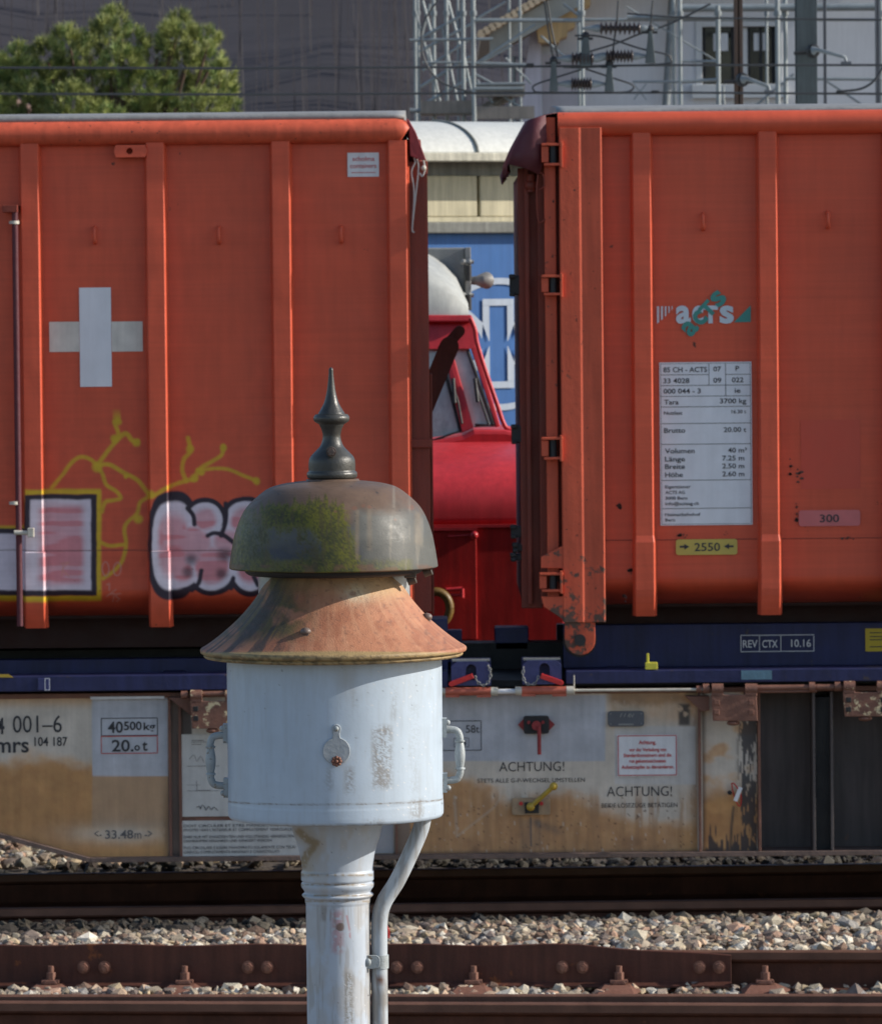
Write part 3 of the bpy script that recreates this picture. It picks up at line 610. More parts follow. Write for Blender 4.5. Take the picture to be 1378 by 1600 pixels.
# front skirt
sk = [[(852, 179), (838, 183), (826, 187)], [(854, 215), (832, 214), (812, 212)], [(851, 245), (828, 240), (802, 236)], [(842, 272), (822, 263), (794, 256)]]
k0 = len(mb.v)
for r__ in sk:
    for j, (a, b) in enumerate(r__): p = P(a, b, DC - .0); mb.v.append((p.x, DC - .004 - (.016 if j == 1 else 0), p.z))
for i in range(3):
    for j in range(2): a = k0 + i * 3 + j; mb.f.append((a, a + 3, a + 4, a + 1)); mb.m.append(0); mb.s.append(True)
tp = mb.build('tarp_flap', m_tarp, rc); sol = tp.modifiers.new('thick', 'SOLIDIFY'); sol.thickness = .004
for pts in ([(838, 268), (848, 272), (850, 290), (842, 296)], [(842, 262), (838, 300), (841, 345), (852, 342)]):
    mb = MB(); mb.tube([P(a, b, DC + .01) for a, b in smooth_path(pts, 4)], .004, 6); mb.build('tie_rope', m_drk, rc)
# data plate
def zp(x, y): return 940 + x / 3.146, 420 + y / 3.146
mb = MB(); Y = DC + .053; pw = mat('data_plate_white', (.7, .72, .76), .45, .06, 14, streak=.05, bump=.02)
cx_, cy_ = zp(512.5, 859); rect(mb, cx_ - 72, cx_ + 72, cy_ - 127.6, cy_ + 127.6, Y); frame(mb, cx_ - 70.2, cx_ + 70.2, cy_ - 125.8, cy_ + 125.8, .55, Y - .002, 1)
for (s_, x0, x1, yb, cap) in [('85 CH - ACTS', 303, 518, 508, 26), ('07', 549, 587, 503, 25), ('P', 658, 676, 500, 24), ('33 4028', 303, 431, 562, 25), ('09', 549, 588, 559, 25), ('022', 640, 697, 557, 25), ('000 044 - 3', 304, 487, 613, 25), ('ie', 654, 682, 609, 25),
                              ('Tara', 307, 378, 667, 25), ('3700 kg', 581, 711, 661, 25), ('Nutzlast', 306, 396, 717, 18), ('16.30 t', 638, 710, 710, 18), ('Brutto', 307, 411, 806, 25), ('20.00 t', 600, 711, 802, 25), ('Volumen', 311, 457, 907, 25), ('40 m\u00b3', 621, 713, 903, 25),
                              ('L\u00e4nge', 311, 410, 947, 25), ('7.25 m', 593, 701, 942, 25), ('Breite', 311, 409, 984, 25), ('2.50 m', 593, 701, 981, 25), ('H\u00f6he', 312, 399, 1024, 25), ('2.60 m', 593, 701, 1020, 25),
                              ('Eigent\u00fcmer', 312, 438, 1079, 16), ('ACTS AG', 313, 409, 1107, 16), ('3000 Bern', 313, 421, 1135, 16), ('info@actsag.ch', 313, 478, 1162, 16), ('Heimatbahnhof', 312, 485, 1216, 16), ('Bern', 313, 361, 1242, 16)]:
    a, b = zp(x0, yb); mb.text(s_, a, b, (x1 - x0) / 3.146, cap * .95 / 3.146, Y - .002, 1, .012)
for (x0, x1, y_) in [(290, 527, 520), (608, 730, 518), (290, 732, 572), (290, 732, 625), (292, 732, 677), (293, 733, 759), (294, 734, 861), (295, 735, 1038), (296, 736, 1177)]:
    a, b = zp((x0 + x1) / 2, y_); w2 = (x1 - x0) / 2 / 3.146; rect(mb, a - w2, a + w2, b - .4, b + .4, Y - .002, 1)
for (x_, y0, y1) in [(527, 464, 572), (609, 462, 624)]: a, b = zp(x_, y0); _, b2 = zp(x_, y1); rect(mb, a - .4, a + .4, b, b2, Y - .002, 1)
mb.build('data_plate', [pw, m_ink], rc)
m_teal = mat('teal_vinyl', (.045, .24, .21), .5, .1, 14, bump=.02)
mb = MB(); mb.add([tuple(P(*zp(a, b), Y)) for a, b in ((650, 262), (733, 261), (733, 178))], [(0, 1, 2)], 1)
for i, (x_, hgt) in enumerate(((277, 86), (296, 70), (314, 53), (331, 36), (346, 20))):
    w2 = 5.5 - i * .8; mb.add([tuple(P(*zp(a, b), Y)) for a, b in ((x_ - w2, 183), (x_ + w2, 183), (x_ + w2, 183 + hgt - 8), (x_ - w2, 183 + hgt))], [(0, 3, 2, 1)], 0)
for ch, xa, xb in (('a', 365, 438), ('c', 444, 500), ('T', 498, 572), ('s', 580, 650)): a, b = zp(xa, 262); mb.text(ch, a, b, (xb - xa) / 3.146, 82 / 3.146, Y, 0, .035 if ch != 'T' else .05, fit=True)
for ch, t0, t1 in (('a', 0, 66), ('c', 72, 130), ('T', 128, 196), ('s', 202, 266)): a, b = zp(434 + t0 * .695, 336 - t0 * .72); mb.text(ch, a, b, (t1 - t0) / 3.146, 70 / 3.146, Y - .002, 1, .035 if ch != 'T' else .05, rot=R(46), fit=True)
mb.build('logo_sticker', [mat('pale_vinyl', (.52, .6, .66), .5, .08, 14, bump=.02), m_teal], rc)
def sticker(root, px0, px1, py0, py1, Y, m_, txt=None, arrows=False):
    mb = MB(); o = P((px0 + px1) / 2, (py0 + py1) / 2, Y); k = Y / F; pts = rrect(o.x, o.z, (px1 - px0) / 2 * k, (py1 - py0) / 2 * k, .012); n = len(pts)
    mb.add([(a, Y, b) for a, b in pts], [tuple(range(n))])
    if txt: mb.text(txt[0], txt[1], txt[2], txt[3], txt[4], Y - .002, 1, .01)
    if arrows:
        for cx__, s in ((1069, 1), (1139, -1)):
            mb.add([(P(cx__ - 7 * s, 854, Y).x, Y - .002, P(1100, 854 + d_, Y).z) for d_ in (-1.5, 1.5)] + [(P(cx__ + 1 * s, 854, Y).x, Y - .002, P(1100, 854 + d_, Y).z) for d_ in (1.5, -1.5)], [(0, 1, 2, 3)], 1)
            mb.add([(P(cx__, 854, Y).x, Y - .002, P(1100, 849.5, Y).z), (P(cx__, 854, Y).x, Y - .002, P(1100, 858.5, Y).z), (P(cx__ + 8 * s, 854, Y).x, Y - .002, P(1100, 854, Y).z)], [(0, 1, 2)], 1)
    return mb.build('sticker', [m_, m_ink], root)
sticker(rc, 1056, 1152, 842.5, 867, DC + .05, mat('yellow_sticker', (.5, .38, .08), .5, .1, 14, bump=.02), ('2550', 1085, 861, 40, 12.5), True)
sticker(rc, 1248, 1344, 797, 822, DC + .05, mat('pink_sticker', (.5, .13, .13), .5, .1, 14, bump=.02), ('300', 1281, 816, 30, 12))
mb = MB(); rect(mb, 1251, 1344, 656, 764, DC + .0565); mb.build('repaint_patch', mat('fresh_orange', (.51, .062, .032), .42, .05, 6, bump=.05), rc)

# ================================================================== WAGON
DS = DC + .06                                  # sill face
wg = thing('container_wagon', 'pale rust stained flat wagon with blue swivel frames carrying the containers', 'wagon', (0, DC + 1.3, 0))
def sill_paint(x, y):
    n = len(x); CR = np.array((.58, .51, .43)); c = np.tile(CR, (n, 1)); a = fbm(x / 45, y / 30, 31); b = fbm(x / 9, y / 9, 41); st = fbm(x / 7, y / 90, 55)
    RU = (.6, .32, .12); RD = (.28, .115, .045)
    def rust(m, d=.0): 
        nonlocal c
        c = mixc(c, RU, np.clip(m, 0, 1)); c = mixc(c, RD, np.clip(m * 1.2 - .5 + (b - .5) * .9 + d, 0, 1) * .55)
    # left panel (x<262)
    L_ = 1 - ss(262, 264, x)
    rust(L_ * ss(1172, 1212, y + (a - .5) * 50) * 1. * (1 - .9 * np.exp(-((x - 190) / 85) ** 2 - ((y - 1303) / 17) ** 2)), 0)
    rust(L_ * (1 - ss(1092, 1112, y)) * .6); c = mixc(c, (.34, .29, .24), L_ * ss(143, 145, x) * ss(1212, 1214, y) * (1 - ss(1288, 1300, y)) * .55); c = mixc(c, (.2, .12, .07), L_ * (ss(250, 262, x + (b - .5) * 10) * ss(1200, 1300, y)) * .8)
    rust(L_ * ss(1318, 1340, y) * .6, .2); rust(L_ * ss(120, 145, x) * ss(1210, 1215, y) * .25 * (1 - np.exp(-((x - 190) / 85) ** 2 - ((y - 1303) / 20) ** 2)), .1)
    c = mixc(c, (.48, .49, .53), box_mask(x, y, 144, 262.5, 1090, 1213, .8) * .95)
    c = mixc(c, (.1, .06, .045), box_mask(x, y, 263, 284, 1085, 1350, 1) * .9); c = mixc(c, (.045, .035, .035), box_mask(x, y, 283, 300, 1085, 1148, 1) * .9)
    # right panel
    Rm = ss(640, 642, x) * (1 - ss(1089, 1091, x))
    lim = np.interp(x, [690, 735, 770, 800, 890, 930, 1000, 1090], [1206, 1212, 1232, 1244, 1240, 1258, 1272, 1280]) - 5 * np.sin(x / 33)
    rust(Rm * ss(-14, 22, y - lim + (a - .5) * 46) * (1.05 - .3 * (1 - st)), 0.12)
    c = mixc(c, (.36, .2, .1), np.clip(Rm * ss(.45, .7, st) * ss(1225, 1260, y) * .7, 0, 1)); c = mixc(c, (.22, .11, .055), np.clip(Rm * ss(.5, .8, a) * ss(1255, 1330, y), 0, 1) * .8)
    c = mixc(c, (.16, .09, .05), np.clip(Rm * (1 - ss(1093, 1107, y + (b - .5) * 12)) * ss(940, 960, x) + Rm * ss(1074, 1090, x + (b - .5) * 10) * .8, 0, 1) * .8); c = mixc(c, (.6, .55, .48), np.clip(ss(.76, .8, fbm(x / 2.5, y / 14, 120)) * Rm, 0, 1) * .5)
    rust(Rm * ss(945, 960, x) * (1 - ss(1120, 1140, y)) * .5 * (a * 1.4)); rust(Rm * ss(1050, 1088, x) * (.35 + .3 * a) * ss(1215, 1260, y)); rust(Rm * (1 - ss(640, 705, x)) * ss(1215, 1240, y) * .5, .15)
    c = mixc(c, (.44, .45, .49), box_mask(x, y, 640, 946, 1086, 1190, .8) * .97)
    c = mixc(c, (.54, .52, .5), box_mask(x, y, 960, 1087, 1135, 1226, .8) * .8)
    c = mixc(c, (.1, .085, .08), np.clip(box_mask(x, y, 812, 845, 1280, 1328, 5) * .45 * (st * 1.5) + stroke(x, y, [(829, 1278), (830, 1322)], 1.2, 1.2) * .8 + stroke(x, y, [(836, 1285), (872, 1300)], 5, 6) * .4, 0, 1))
    c = mixc(c, (.5, .42, .33), np.clip(stroke(x, y, [(788, 1235), (772, 1262), (716, 1306)], 1.3, 1.4) * .5 + stroke(x, y, [(710, 1245), (714, 1308)], 1.6, 2) * .5, 0, 1))
    c = mixc(c, (.07, .03, .02), np.clip((ss(.74, .8, fbm(x / 4, y / 4, 77)) * Rm * ss(1225, 1250, y)) * .8, 0, 1))
    c = mixc(c, (.035, .03, .03), box_mask(x, y, 1060, 1078, 1100, 1134, 3) * .9 * ss(.35, .5, b))
    # narrow panel
    N = ss(1097, 1098, x) * (1 - ss(1183, 1184, x)); rust(N * ss(1200, 1262, y + (a - .5) * 60) * 1., .1); rust(N * ss(.42, .62, a) * .7)
    lace = fbm(x / 2.6, y / 16, 91) * .6 + fbm(x / 7, y / 50, 92) * .4
    drip = ss(.52, .58, lace + .16 * ss(1152, 1172, x) - .1 * ss(1176, 1183, x) - .02) * ss(1146, 1160, x); low_ = ss(.5, .56, fbm(x / 4, y / 70, 93) + .3 * ss(1285, 1335, y) - .2) * ss(1270, 1300, y)
    c = mixc(c, (.03, .028, .035), N * np.clip(drip + low_, 0, 1) * .9); c = mixc(c, (.03, .03, .03), N * stroke(x, y, [(1146, 1262), (1143, 1290), (1141, 1328)], 2.2, 1.5) * .8)
    c = mixc(c, (.03, .025, .025), N * (1 - ss(1097, 1106, x)) * .7)
    c = mixc(c, (.07, .045, .035), ss(1327, 1336, y + 4 * (x - 700) / 700) * .75 * np.clip(L_ * 0 + ss(262, 264, x), 0, 1))
    # stretch behind the bell post
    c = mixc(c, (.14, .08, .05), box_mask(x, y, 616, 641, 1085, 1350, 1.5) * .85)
    return c * (.86 + .28 * a[:, None]) * (.93 + .14 * b[:, None])
xs = np.array(dens(X(-6, 1200), X(1184, 1200), .0062)); zt3, zb3 = Z(1088, 600), Z(1337, 600)
zs_ = np.array(dens(zt3, zb3, .0062)); gx, gz = np.meshgrid(xs, zs_); x = gx.ravel().copy(); z = gz.ravel().copy(); px, py = proj(x, np.full(x.shape, DS), z)
# the belly edge rises towards the left end
xk = X(140, 1338); xl = X(0, 1300); zlim = np.where(x < xk, zb3 + (Z(1300, 0) - Z(1338, 140)) * (xk - x) / (xk - xl), zb3)
z2 = np.maximum(z, zlim); px, py = proj(x, np.full(x.shape, DS), z2); col = sill_paint(px, py); n = len(xs)
fs = [(j * n + i, j * n + i + 1, (j + 1) * n + i + 1, (j + 1) * n + i) for j in range(len(zs_) - 1) for i in range(n - 1)]
fs = [f for f in fs if not (z2[f[0]] <= zlim[f[0]] + 1e-6 and z2[f[1]] <= zlim[f[1]] + 1e-6)]
o_ = wloc(wg); obj_mesh('side_sill', np.stack([x - o_.x, 0 * x + DS - o_.y, z2 - o_.z], 1).tolist(), fs, m_sill, wg, None, [False] * len(fs), col)
mb = MB()      # sill beyond the left edge of the photo and behind
xA = X(-6, 1200); zl6 = zb3 + (Z(1300, 0) - Z(1338, 140)) * (xk - xA) / (xk - xl)
mb.prism([(xA - .002, zt3), (xA - .002, zl6), (xA - .8, zl6 + .2), (xA - 7, zl6 + .2), (xA - 7, zt3)], 'y', DS, DS + .01); mb.box(X(1184, 1200) + .0, X(1184, 1200) + 7, DS + .16, DS + .17, zb3, zt3 + .03)
mb.box(-9, 9, DC + 2.2, DC + 2.3, zb3 + .1, zt3); mb.box(-9, 9, DC + .35, DC + 2.2, zb3 + .3, zb3 + .34)
mb.build('sill_web', m_dark, wg)
# flanges
mb = MB(); xr_ = X(1378, 1330) + 7
mb.box(xk, xr_, DS - .05, DS + .2, zb3 - .022, zb3 + .0)
mb.prism([(xk, zb3), (xk, zb3 - .022), (xA - .0, zl6 - .022), (xA - .8, zl6 + .178), (xA - .8, zl6 + .2), (xA, zl6)], 'y', DS - .05, DS + .15); mb.build('bottom_flange', mat('flange_steel', (.13, .085, .07), .6, .3, 12, rust=.35, rustcol=(.2, .11, .07), bump=.3), wg, bevel=.002)
mb = MB(); mb.box(-9, xr_, DS - .012, DS + .3, zt3 - .0, zt3 + .022); mb.build('top_flange', m_brown, wg, bevel=.002)
for px in (1093.5, 1186.5, 1272, 1300, 1402):
    mb = MB(); c = X(px, 1210, DS - .04); mb.box(c - .006, c + .006, DS - .04, DS + .155, zb3 + .001, zt3 - .001); mb.build('stiffener', m_brown if px < 1200 else m_dark, wg, bevel=.0015)
mb = MB(); mb.box(X(1274, 1210), X(1299, 1210), DS + .02, DS + .14, zb3 + .001, zt3 - .03); mb.build('sill_post', m_black, wg)
for px0, px1 in ((263, 267), (279, 283), (617, 620)): mb = MB(); mb.box(X(px0, 1210), X(px1, 1210), DS - .02, DS - .002, zb3 + .001, zt3 - .001); mb.build('stiffener', m_brown, wg)
mb = MB(); rect(mb, 141, 257, 1088.5, 1092.5, DS - .02); mb.build('edge_strip', m_white, wg)
# deck, central spine, dark things between
mb = MB(); mb.box(-9, xr_, DS + .05, DC + 2.45, zt3 + .03, zt3 + .06); mb.build('deck', m_black, wg)
mb = MB(); mb.box(X(640), xr_, DC + .9, DC + 1.1, zt3 + .06, Z(1025)); mb.box(-9, X(700), DC + .9, DC + 1.1, zt3 + .06, Z(1030)); mb.build('pivot_beam', m_black, wg)
# two blue swivel frames
for side in (0, 1):
    fm = MB()
    if side == 0:
        xa, xb = -6, X(700, 1060); zt_, zb_ = Z(1055, 180), Z(1079, 180)
    else: xa, xb = X(884, 1060), 6.5; zt_, zb_ = Z(1046, 1130), Z(1066, 1130)
    fm.box(xa, xb, DC - .03, DC + .16, zb_, zt_); fm.box(xa, xb, DC + .45, DC + .55, zb_ + .04, Z(984, 1150) if side else Z(1040, 180)); fm.box(xa, xb, DC + 1.9, DC + 2., zb_, zt_ + .1)
    for xx in np.arange(xa + .2, xb, 1.5): fm.box(xx, xx + .1, DC + .16, DC + 1.9, zb_ + .002, zt_ - .01)
    fr = fm.build('swivel_frame', m_blue, wg, bevel=.004)
    if side:
        mb = MB(); rect(mb, 1158, 1206, 1047.5, 1062, DC - .033); mb.build('tape_patch', mat('pale_blue_tape', (.1, .2, .27), .5, .3, 20), fr)
        mb = MB(); c = P(1012, 1040, DC - .01); mb.box(c.x - .006, c.x + .006, c.y - .01, c.y + .01, c.z - .01, P(1010, 1021, DC).z); mb.box(c.x - .012, c.x + .044, c.y - .02, c.y + .02, c.z - .018, c.z + .014); mb.build('latch', m_yel, fr, bevel=.003)
        mb = MB(); Y = DC + .445; frame(mb, 1157, 1272, 992, 1018.5, 1.1, Y); rect(mb, 1186, 1187, 992, 1018.5, Y); rect(mb, 1219.5, 1220.5, 992, 1018.5, Y)
        mb.text('REV', 1160.5, 1012, 23, 11.5, Y, 0, .01); mb.text('CTX', 1191, 1012, 24, 11.5, Y, 0, .01); mb.text('10.16', 1236, 1011, 31, 11.5, Y, 0, .01); mb.build('revision_marking', m_white, fr)
        mb = MB(); rect(mb, 1352, 1392, 982, 1018, Y); [rect(mb, 1359, 1380, q_, q_ + 1.5, Y - .002, 1) for q_ in (988, 994, 999, 1010)]; mb.build('sticker', [mat('yellow_label', (.5, .36, .02), .5, .1, 10, bump=.02), m_ink], fr)
    else:
        mb = MB(); mb.prism([(P(a, b, DC).x, P(a, b, DC).z) for a, b in ((0, 1053), (14, 1053), (22, 1058), (0, 1058))][::-1], 'y', DC - .034, DC - .03); mb.build('paint_mark', m_yel2, fr)
        mb = MB(); pbox(mb, 59, 77, 1060, 1079, DC - .045, DC - .03); mb.build('clamp_plate', m_blue2, fr, bevel=.003)
        mb = MB(); frame(mb, 70, 78, 1060, 1079, 1, DC - .048); mb.build('chipped_edge', m_white, fr)
# far frame parts between the containers
mb = MB(); pbox(mb, 773, 826, 981, 1016, DC + .9, DC + 1.1); mb.build('support_block', m_blue2, wg, bevel=.006)
mb = MB(); pbox(mb, 672, 700, 968, 1050, DC + .5, DC + .8); pbox(mb, 690, 722, 985, 1035, DC + .8, DC + .9); mb.build('support_block', m_blue2, wg, bevel=.006)
mb = MB(); pbox(mb, 640, 830, 1013, 1022, DC + 1.2, DC + 1.5); mb.build('cross_beam', m_grey, wg, bevel=.004)
# blue lock blocks with arch, lever, chain
for i, (x0, x1, y0, y1) in enumerate(((705, 767, 1033, 1071), (816, 877, 1031, 1069))):
    o = P((x0 + x1) / 2, (y0 + y1) / 2, DC - .02); a = (x1 - x0) / 2 * MPX; b = (y1 - y0) / 2 * MPX; hx = o.x + (-.0 if i == 0 else .012)
    mb = MB(); arch = [(hx - .024, o.z - .03)] + [(hx + .024 * math.cos(R(180 - 20 * k)), o.z + .018 + .024 * math.sin(R(20 * k))) for k in range(10)] + [(hx + .024, o.z - .03)]
    n = len(arch); outer = [(o.x - a, o.z - b)]; 
    for k in range(10):
        t = R(180 - 20 * k); c, s_ = math.cos(t), math.sin(t); m_ = max(abs(c) / a, abs(s_) / b); outer.append((o.x + c / m_, o.z + s_ / m_ if s_ > 1e-6 else o.z))
    outer.append((o.x + a, o.z - b))
    for yy in (DC - .045, DC + .02): mb.v += [(p, yy, q_) for p, q_ in arch] + [(p, yy, q_) for p, q_ in outer]
    N = n
    for k in range(N):
        j = (k + 1) % N; mb.f += [(k, j, N + j, N + k), (N + k, N + j, 3 * N + j, 3 * N + k), (k, 2 * N + k, 2 * N + j, j)]; mb.m += [0] * 3; mb.s += [False] * 3
    mb.box(o.x - a, o.x + a, DC + .02, DC + .2, o.z - b, o.z + b)
    mb.box(o.x - a + .005, o.x + a - .005, DC - .04, DC + .03, o.z + b, o.z + b + .008, 1)
    bk = mb.build('lock_block', [m_blue2, m_grey], wg)
    s = -1 if i == 0 else 1; p1 = P(739 if i == 0 else 845, 1056, DC - .06); p2 = P(705 if i == 0 else 876, 1069 if i == 0 else 1067, DC - .06)
    mb = MB(); bar(mb, p1, p2, .012, DC - .07, DC - .055); mb.build('release_lever', m_red, bk, bevel=.002)
    if i == 0: path = [(741, 1056), (748, 1068), (757, 1071), (765, 1062), (766, 1048), (762, 1040)]
    else: path = [(842, 1056), (835, 1069), (822, 1068), (817, 1056), (818, 1042)]
    mb = MB(); sp = smooth_path(path, 5)
    for k in range(0, len(sp) - 1, 2):
        p = P(*sp[k], DC - .062); q_ = P(*sp[min(k + 2, len(sp) - 1)], DC - .062); d = (q_ - p); pr = Vector((-d.z, 0, d.x)).normalized() * .005 if k % 4 == 0 else Vector((0, .005, 0)); dn = d.normalized() * .0
        mb.tube([p + pr * .4, p + d * .25 + pr, p + d * .8 + pr, q_ + pr * .3, p + d * .8 - pr, p + d * .25 - pr, p - pr * .4], .0026, 5)
    mb.build('chain', m_grey, bk)
# pipes along the top of the sill
yp_ = DC - .045
def ptube(mb, x0, x1, y0, y1, r, mi=0, n=14): mb.tube([P(x0, y0, yp_), P(x1, y1, yp_)], r, n, mi)
for (x0, x1, yy) in ((696, 767, 1081), (815, 885, 1079.5)):
    mb = MB(); ptube(mb, x0, x1, yy, yy - .5, .019); pbox(mb, x0, x0 + 22, yy, yy + 9, yp_ - .012, yp_ + .05); pbox(mb, x1 - 22, x1, yy, yy + 9, yp_ - .012, yp_ + .05); mb.build('hinge_tube', m_salmon, wg)
for (x0, x1, yy, r_) in ((690, 696, 1081, .016), (767, 778, 1081, .02), (805, 815, 1080, .02), (885, 896, 1079, .02)): mb = MB(); ptube(mb, x0, x1, yy, yy, r_); mb.build('collar', m_pipe, wg, bevel=.002)
mb = MB(); ptube(mb, 778, 806, 1081, 1080.5, .012); mb.build('rod', m_white, wg)
mb = MB(); ptube(mb, 896, 1100, 1079, 1077.5, .0065); mb.build('rod', m_pipe, wg)
mb = MB(); c = P(897, 1079, yp_); mb.tube([(c.x, c.y, c.z - .02), (c.x, c.y, c.z + .07)], .003, 6); mb.build('split_pin', m_pipe, wg)
mb = MB(); ptube(mb, 1183, 1316, 1075, 1073.5, .013); ptube(mb, 1184, 1276, 1081, 1080, .007); mb.build('shaft', m_brown, wg)
mb = MB(); ptube(mb, 300, 356, 1085, 1084, .013); mb.build('shaft', m_brown, wg)
for (x0, x1, yy, r_) in ((1088, 1096, 1077, .016), (1098, 1108, 1076, .022), (1264, 1273, 1074, .024), (1276, 1284, 1074, .014), (1291, 1301, 1074, .014), (1304, 1313, 1073, .022), (283, 293, 1086, .018)): mb = MB(); ptube(mb, x0, x1, yy, yy, r_); mb.build('collar', m_brown, wg, bevel=.003)
for k, (x0, x1, y0, y1, mm, sh) in enumerate(((1111, 1184, 1086, 1127, m_brown, 1110), (1317, 1390, 1082, 1120, m_cream, 1316), (297, 372, 1096, 1139, m_cream, 296))):
    mb = MB(); y_ = DC - .075; o = [P(a, b, y_) for a, b in ((x0 + 3, y1), (x1, y1), (x1 - 2, y0), (x0, y0))]; mb.prism([(p.x, p.z) for p in o], 'y', y_, y_ + .018)
    for (a, b) in ((x0 + 1, x0 + 19), (x1 - 20, x1 - 1)):
        mb.tube([P(a, y0 - 9, y_ + .02), P(b, y0 - 9, y_ + .02)], .026, 14); pbox(mb, a, b, y0 - 9, y0 + 3, y_, y_ + .02)
    br = mb.build('folding_spigot', mm, wg, bevel=.003)
    for (a, b) in ((x0 + 9, y0 + 12), (x0 + 9, y0 + 27), (x1 - 10, y0 + 12), (x1 - 10, y0 + 27)):
        if k == 2 and a > 360: continue
        mb = MB(); pbox(mb, a - 4, a + 4, b - 4, b + 4, y_ - .005, y_ + .002); mb.build('stud', m_black if k else m_brown, br, bevel=.002)
    mb = MB(); c = P((x0 + x1) / 2 - 2, y1 + 3, DC - .05); mb.ball(c, .028, 10, 0, (1.1, 1, .45)); mb.build('latch_knob', m_brown, br)
mb = MB(); mb.prism([(P(a, b, DC - .0).x, P(a, b, DC).z) for a, b in ((1070, 1088), (1108, 1088), (1108, 1110), (1096, 1112))][::-1], 'y', DC - .01, DS - .002); mb.prism([(P(a, b, DC - .0).x, P(a, b, DC).z) for a, b in ((263, 1090), (298, 1090), (298, 1118), (286, 1108))][::-1], 'y', DC - .01, DS - .002); mb.build('gusset', m_brown, wg, bevel=.002)
# writing on the sill
Y = DS - .003
def z4(x, y): return x / 2.871, 1040 + y / 2.871
def z5(x, y): return 680 + x / 3.281, 1020 + y / 3.281
def writing(name, items, m_=m_ink, conv=z5, sc=3.281, Y=Y, parent=wg):
    mb = MB()
    for (s_, x0, x1, yb, cap, bo) in items: a, b = conv(x0, yb); mb.text(s_, a, b, (x1 - x0) / sc, cap / sc, Y, 0, bo)
    return mb.build(name, m_, parent)
writing('lettering', [('4', -16, 20, 307, 72, .02), ('001\u20136', 58, 278, 302, 76, .0), ('mrs', -20, 130, 391, 70, .015), ('104 187', 155, 303, 362, 40, .01)], m_ink, z4, 2.871)
mb = MB()
for (x0, x1, y0, y1, mi) in ((453, 708, 235, 316, 0), (453, 708, 316, 396, 1)): a, b = z4(x0, y0); c, d = z4(x1, y1); frame(mb, a, c, b, d, 1.2, Y - .001 * mi, mi)
for (s_, x0, x1, yb, cap) in (('40', 484, 552, 302, 50), ('500', 556, 636, 290, 38), ('kg', 644, 697, 290, 34), ('20.', 502, 600, 386, 52), ('o', 603, 628, 382, 36), ('t', 638, 662, 382, 48)): a, b = z4(x0, yb); mb.text(s_, a, b, (x1 - x0) / 2.871, cap / 2.871, Y, 0, .018)
mb.build('load_marking', [m_ink, m_redink], wg)
mfade = mat('faded_ink', (.13, .12, .12), .6, .3, 30, bump=0)
writing('lettering', [('33.48', 472, 598, 778, 38, .01), ('m', 604, 634, 778, 38, 0), ('<-', 424, 456, 776, 40, 0), ('->', 650, 682, 776, 40, 0)], mfade, z4, 2.871)
mb = MB(); pbox(mb, 284, 470, 1147, 1276, DS - .014, DS - .004); pbox(mb, 284, 470, 1282, 1341, DS - .014, DS - .004); pbox(mb, 284, 470, 1276, 1282, DS - .008, DS - .004, 1)
yb_ = DS - .0165
for (s_, x0, x1, yb) in (('DOIT CIRCULER ET ETRE MANOEUVRE AVEC', 825, 1320, 727), ('PIVOTES VERS L\u2019INTERIEUR ET COMPLETEMENT VERROUILLES', 825, 1320, 746), ('DARF NUR MIT EINGEDREHTEN UND VOLLST\u00c4NDIG VERRIEGELTEN', 825, 1320, 777), ('DREHRAHMEN VERKEHREN UND RANGIERT WERDEN', 825, 1220, 795), ('PUO CIRCOLARE E ESSERE MANOVRATO SOLAMENTE CON TELAI', 825, 1325, 826), ('GIREVOLI COMPLETAMENTE RIENTRATI E CHIAVISTELLATI', 825, 1254, 845)):
    a, b = z4(x0, yb); mb.text(s_, a, b, (x1 - x0) / 2.871, 12.5 / 2.871, yb_, 2, .0)
for (x0, x1, yy, t_) in ((860, 915, 335, 3), (860, 925, 343, 2), (860, 905, 353, 2.5), (838, 985, 451, 2), (838, 900, 536, 1.2), (838, 985, 562, 1.6), (880, 945, 560, 2)): a, b = z4(x0, yy); c, d = z4(x1, yy + t_); rect(mb, a, c, b, d, yb_, 3)
mb.tube([P(*z4(a, b), yb_) for a, b in smooth_path([(882, 638), (895, 632), (900, 645), (906, 628), (918, 636), (925, 650), (935, 632), (948, 648), (960, 636), (978, 652)], 5)], .0013, 4, 2)
mb.tube([P(*z4(a, b), yb_) for a, b in [(882, 518), (884, 560)]], .0009, 4, 3); mb.tube([P(*z4(a, b), yb_) for a, b in smooth_path([(850, 420), (870, 402), (884, 430), (900, 408), (915, 436)], 4)], .0009, 4, 3)
mb.build('notice_board', [mat('notice_white', (.5, .49, .47), .5, .12, 8, streak=.1, rust=.1, rustcol=(.42, .3, .16)), m_brown, m_ink, mfade], wg)
mb = MB(); rect(mb, 583, 614, 1180, 1334, DS - .004); mb.build('repaint_patch', mat('grey_patch', (.3, .29, .3), .6, .1, 8), wg)
mb = MB()
a, b = z5(-10, 349); c, d = z5(237, 503); frame(mb, a, c, b, d, 1.1, Y); a, b = z5(95, 437); c, d = z5(173, 485); frame(mb, a, c, b, d, .7, Y)
for (s_, x0, x1, yb, cap) in (('Max', -14, 130, 412, 40), ('58t', 157, 226, 411, 38), ('44', 106, 160, 478, 30)): a, b = z5(x0, yb); mb.text(s_, a, b, (x1 - x0) / 3.281, cap / 3.281, Y, 0, .0)
mb.build('load_marking', m_ink, wg)
writing('lettering', [('ACHTUNG!', 328, 662, 610, 48, -.006)])
writing('lettering', [('STETS ALLE G-P-WECHSEL UMSTELLEN', 216, 768, 668, 21, -.0)])
writing('lettering', [('ACHTUNG!', 880, 1214, 738, 50, -.006)])
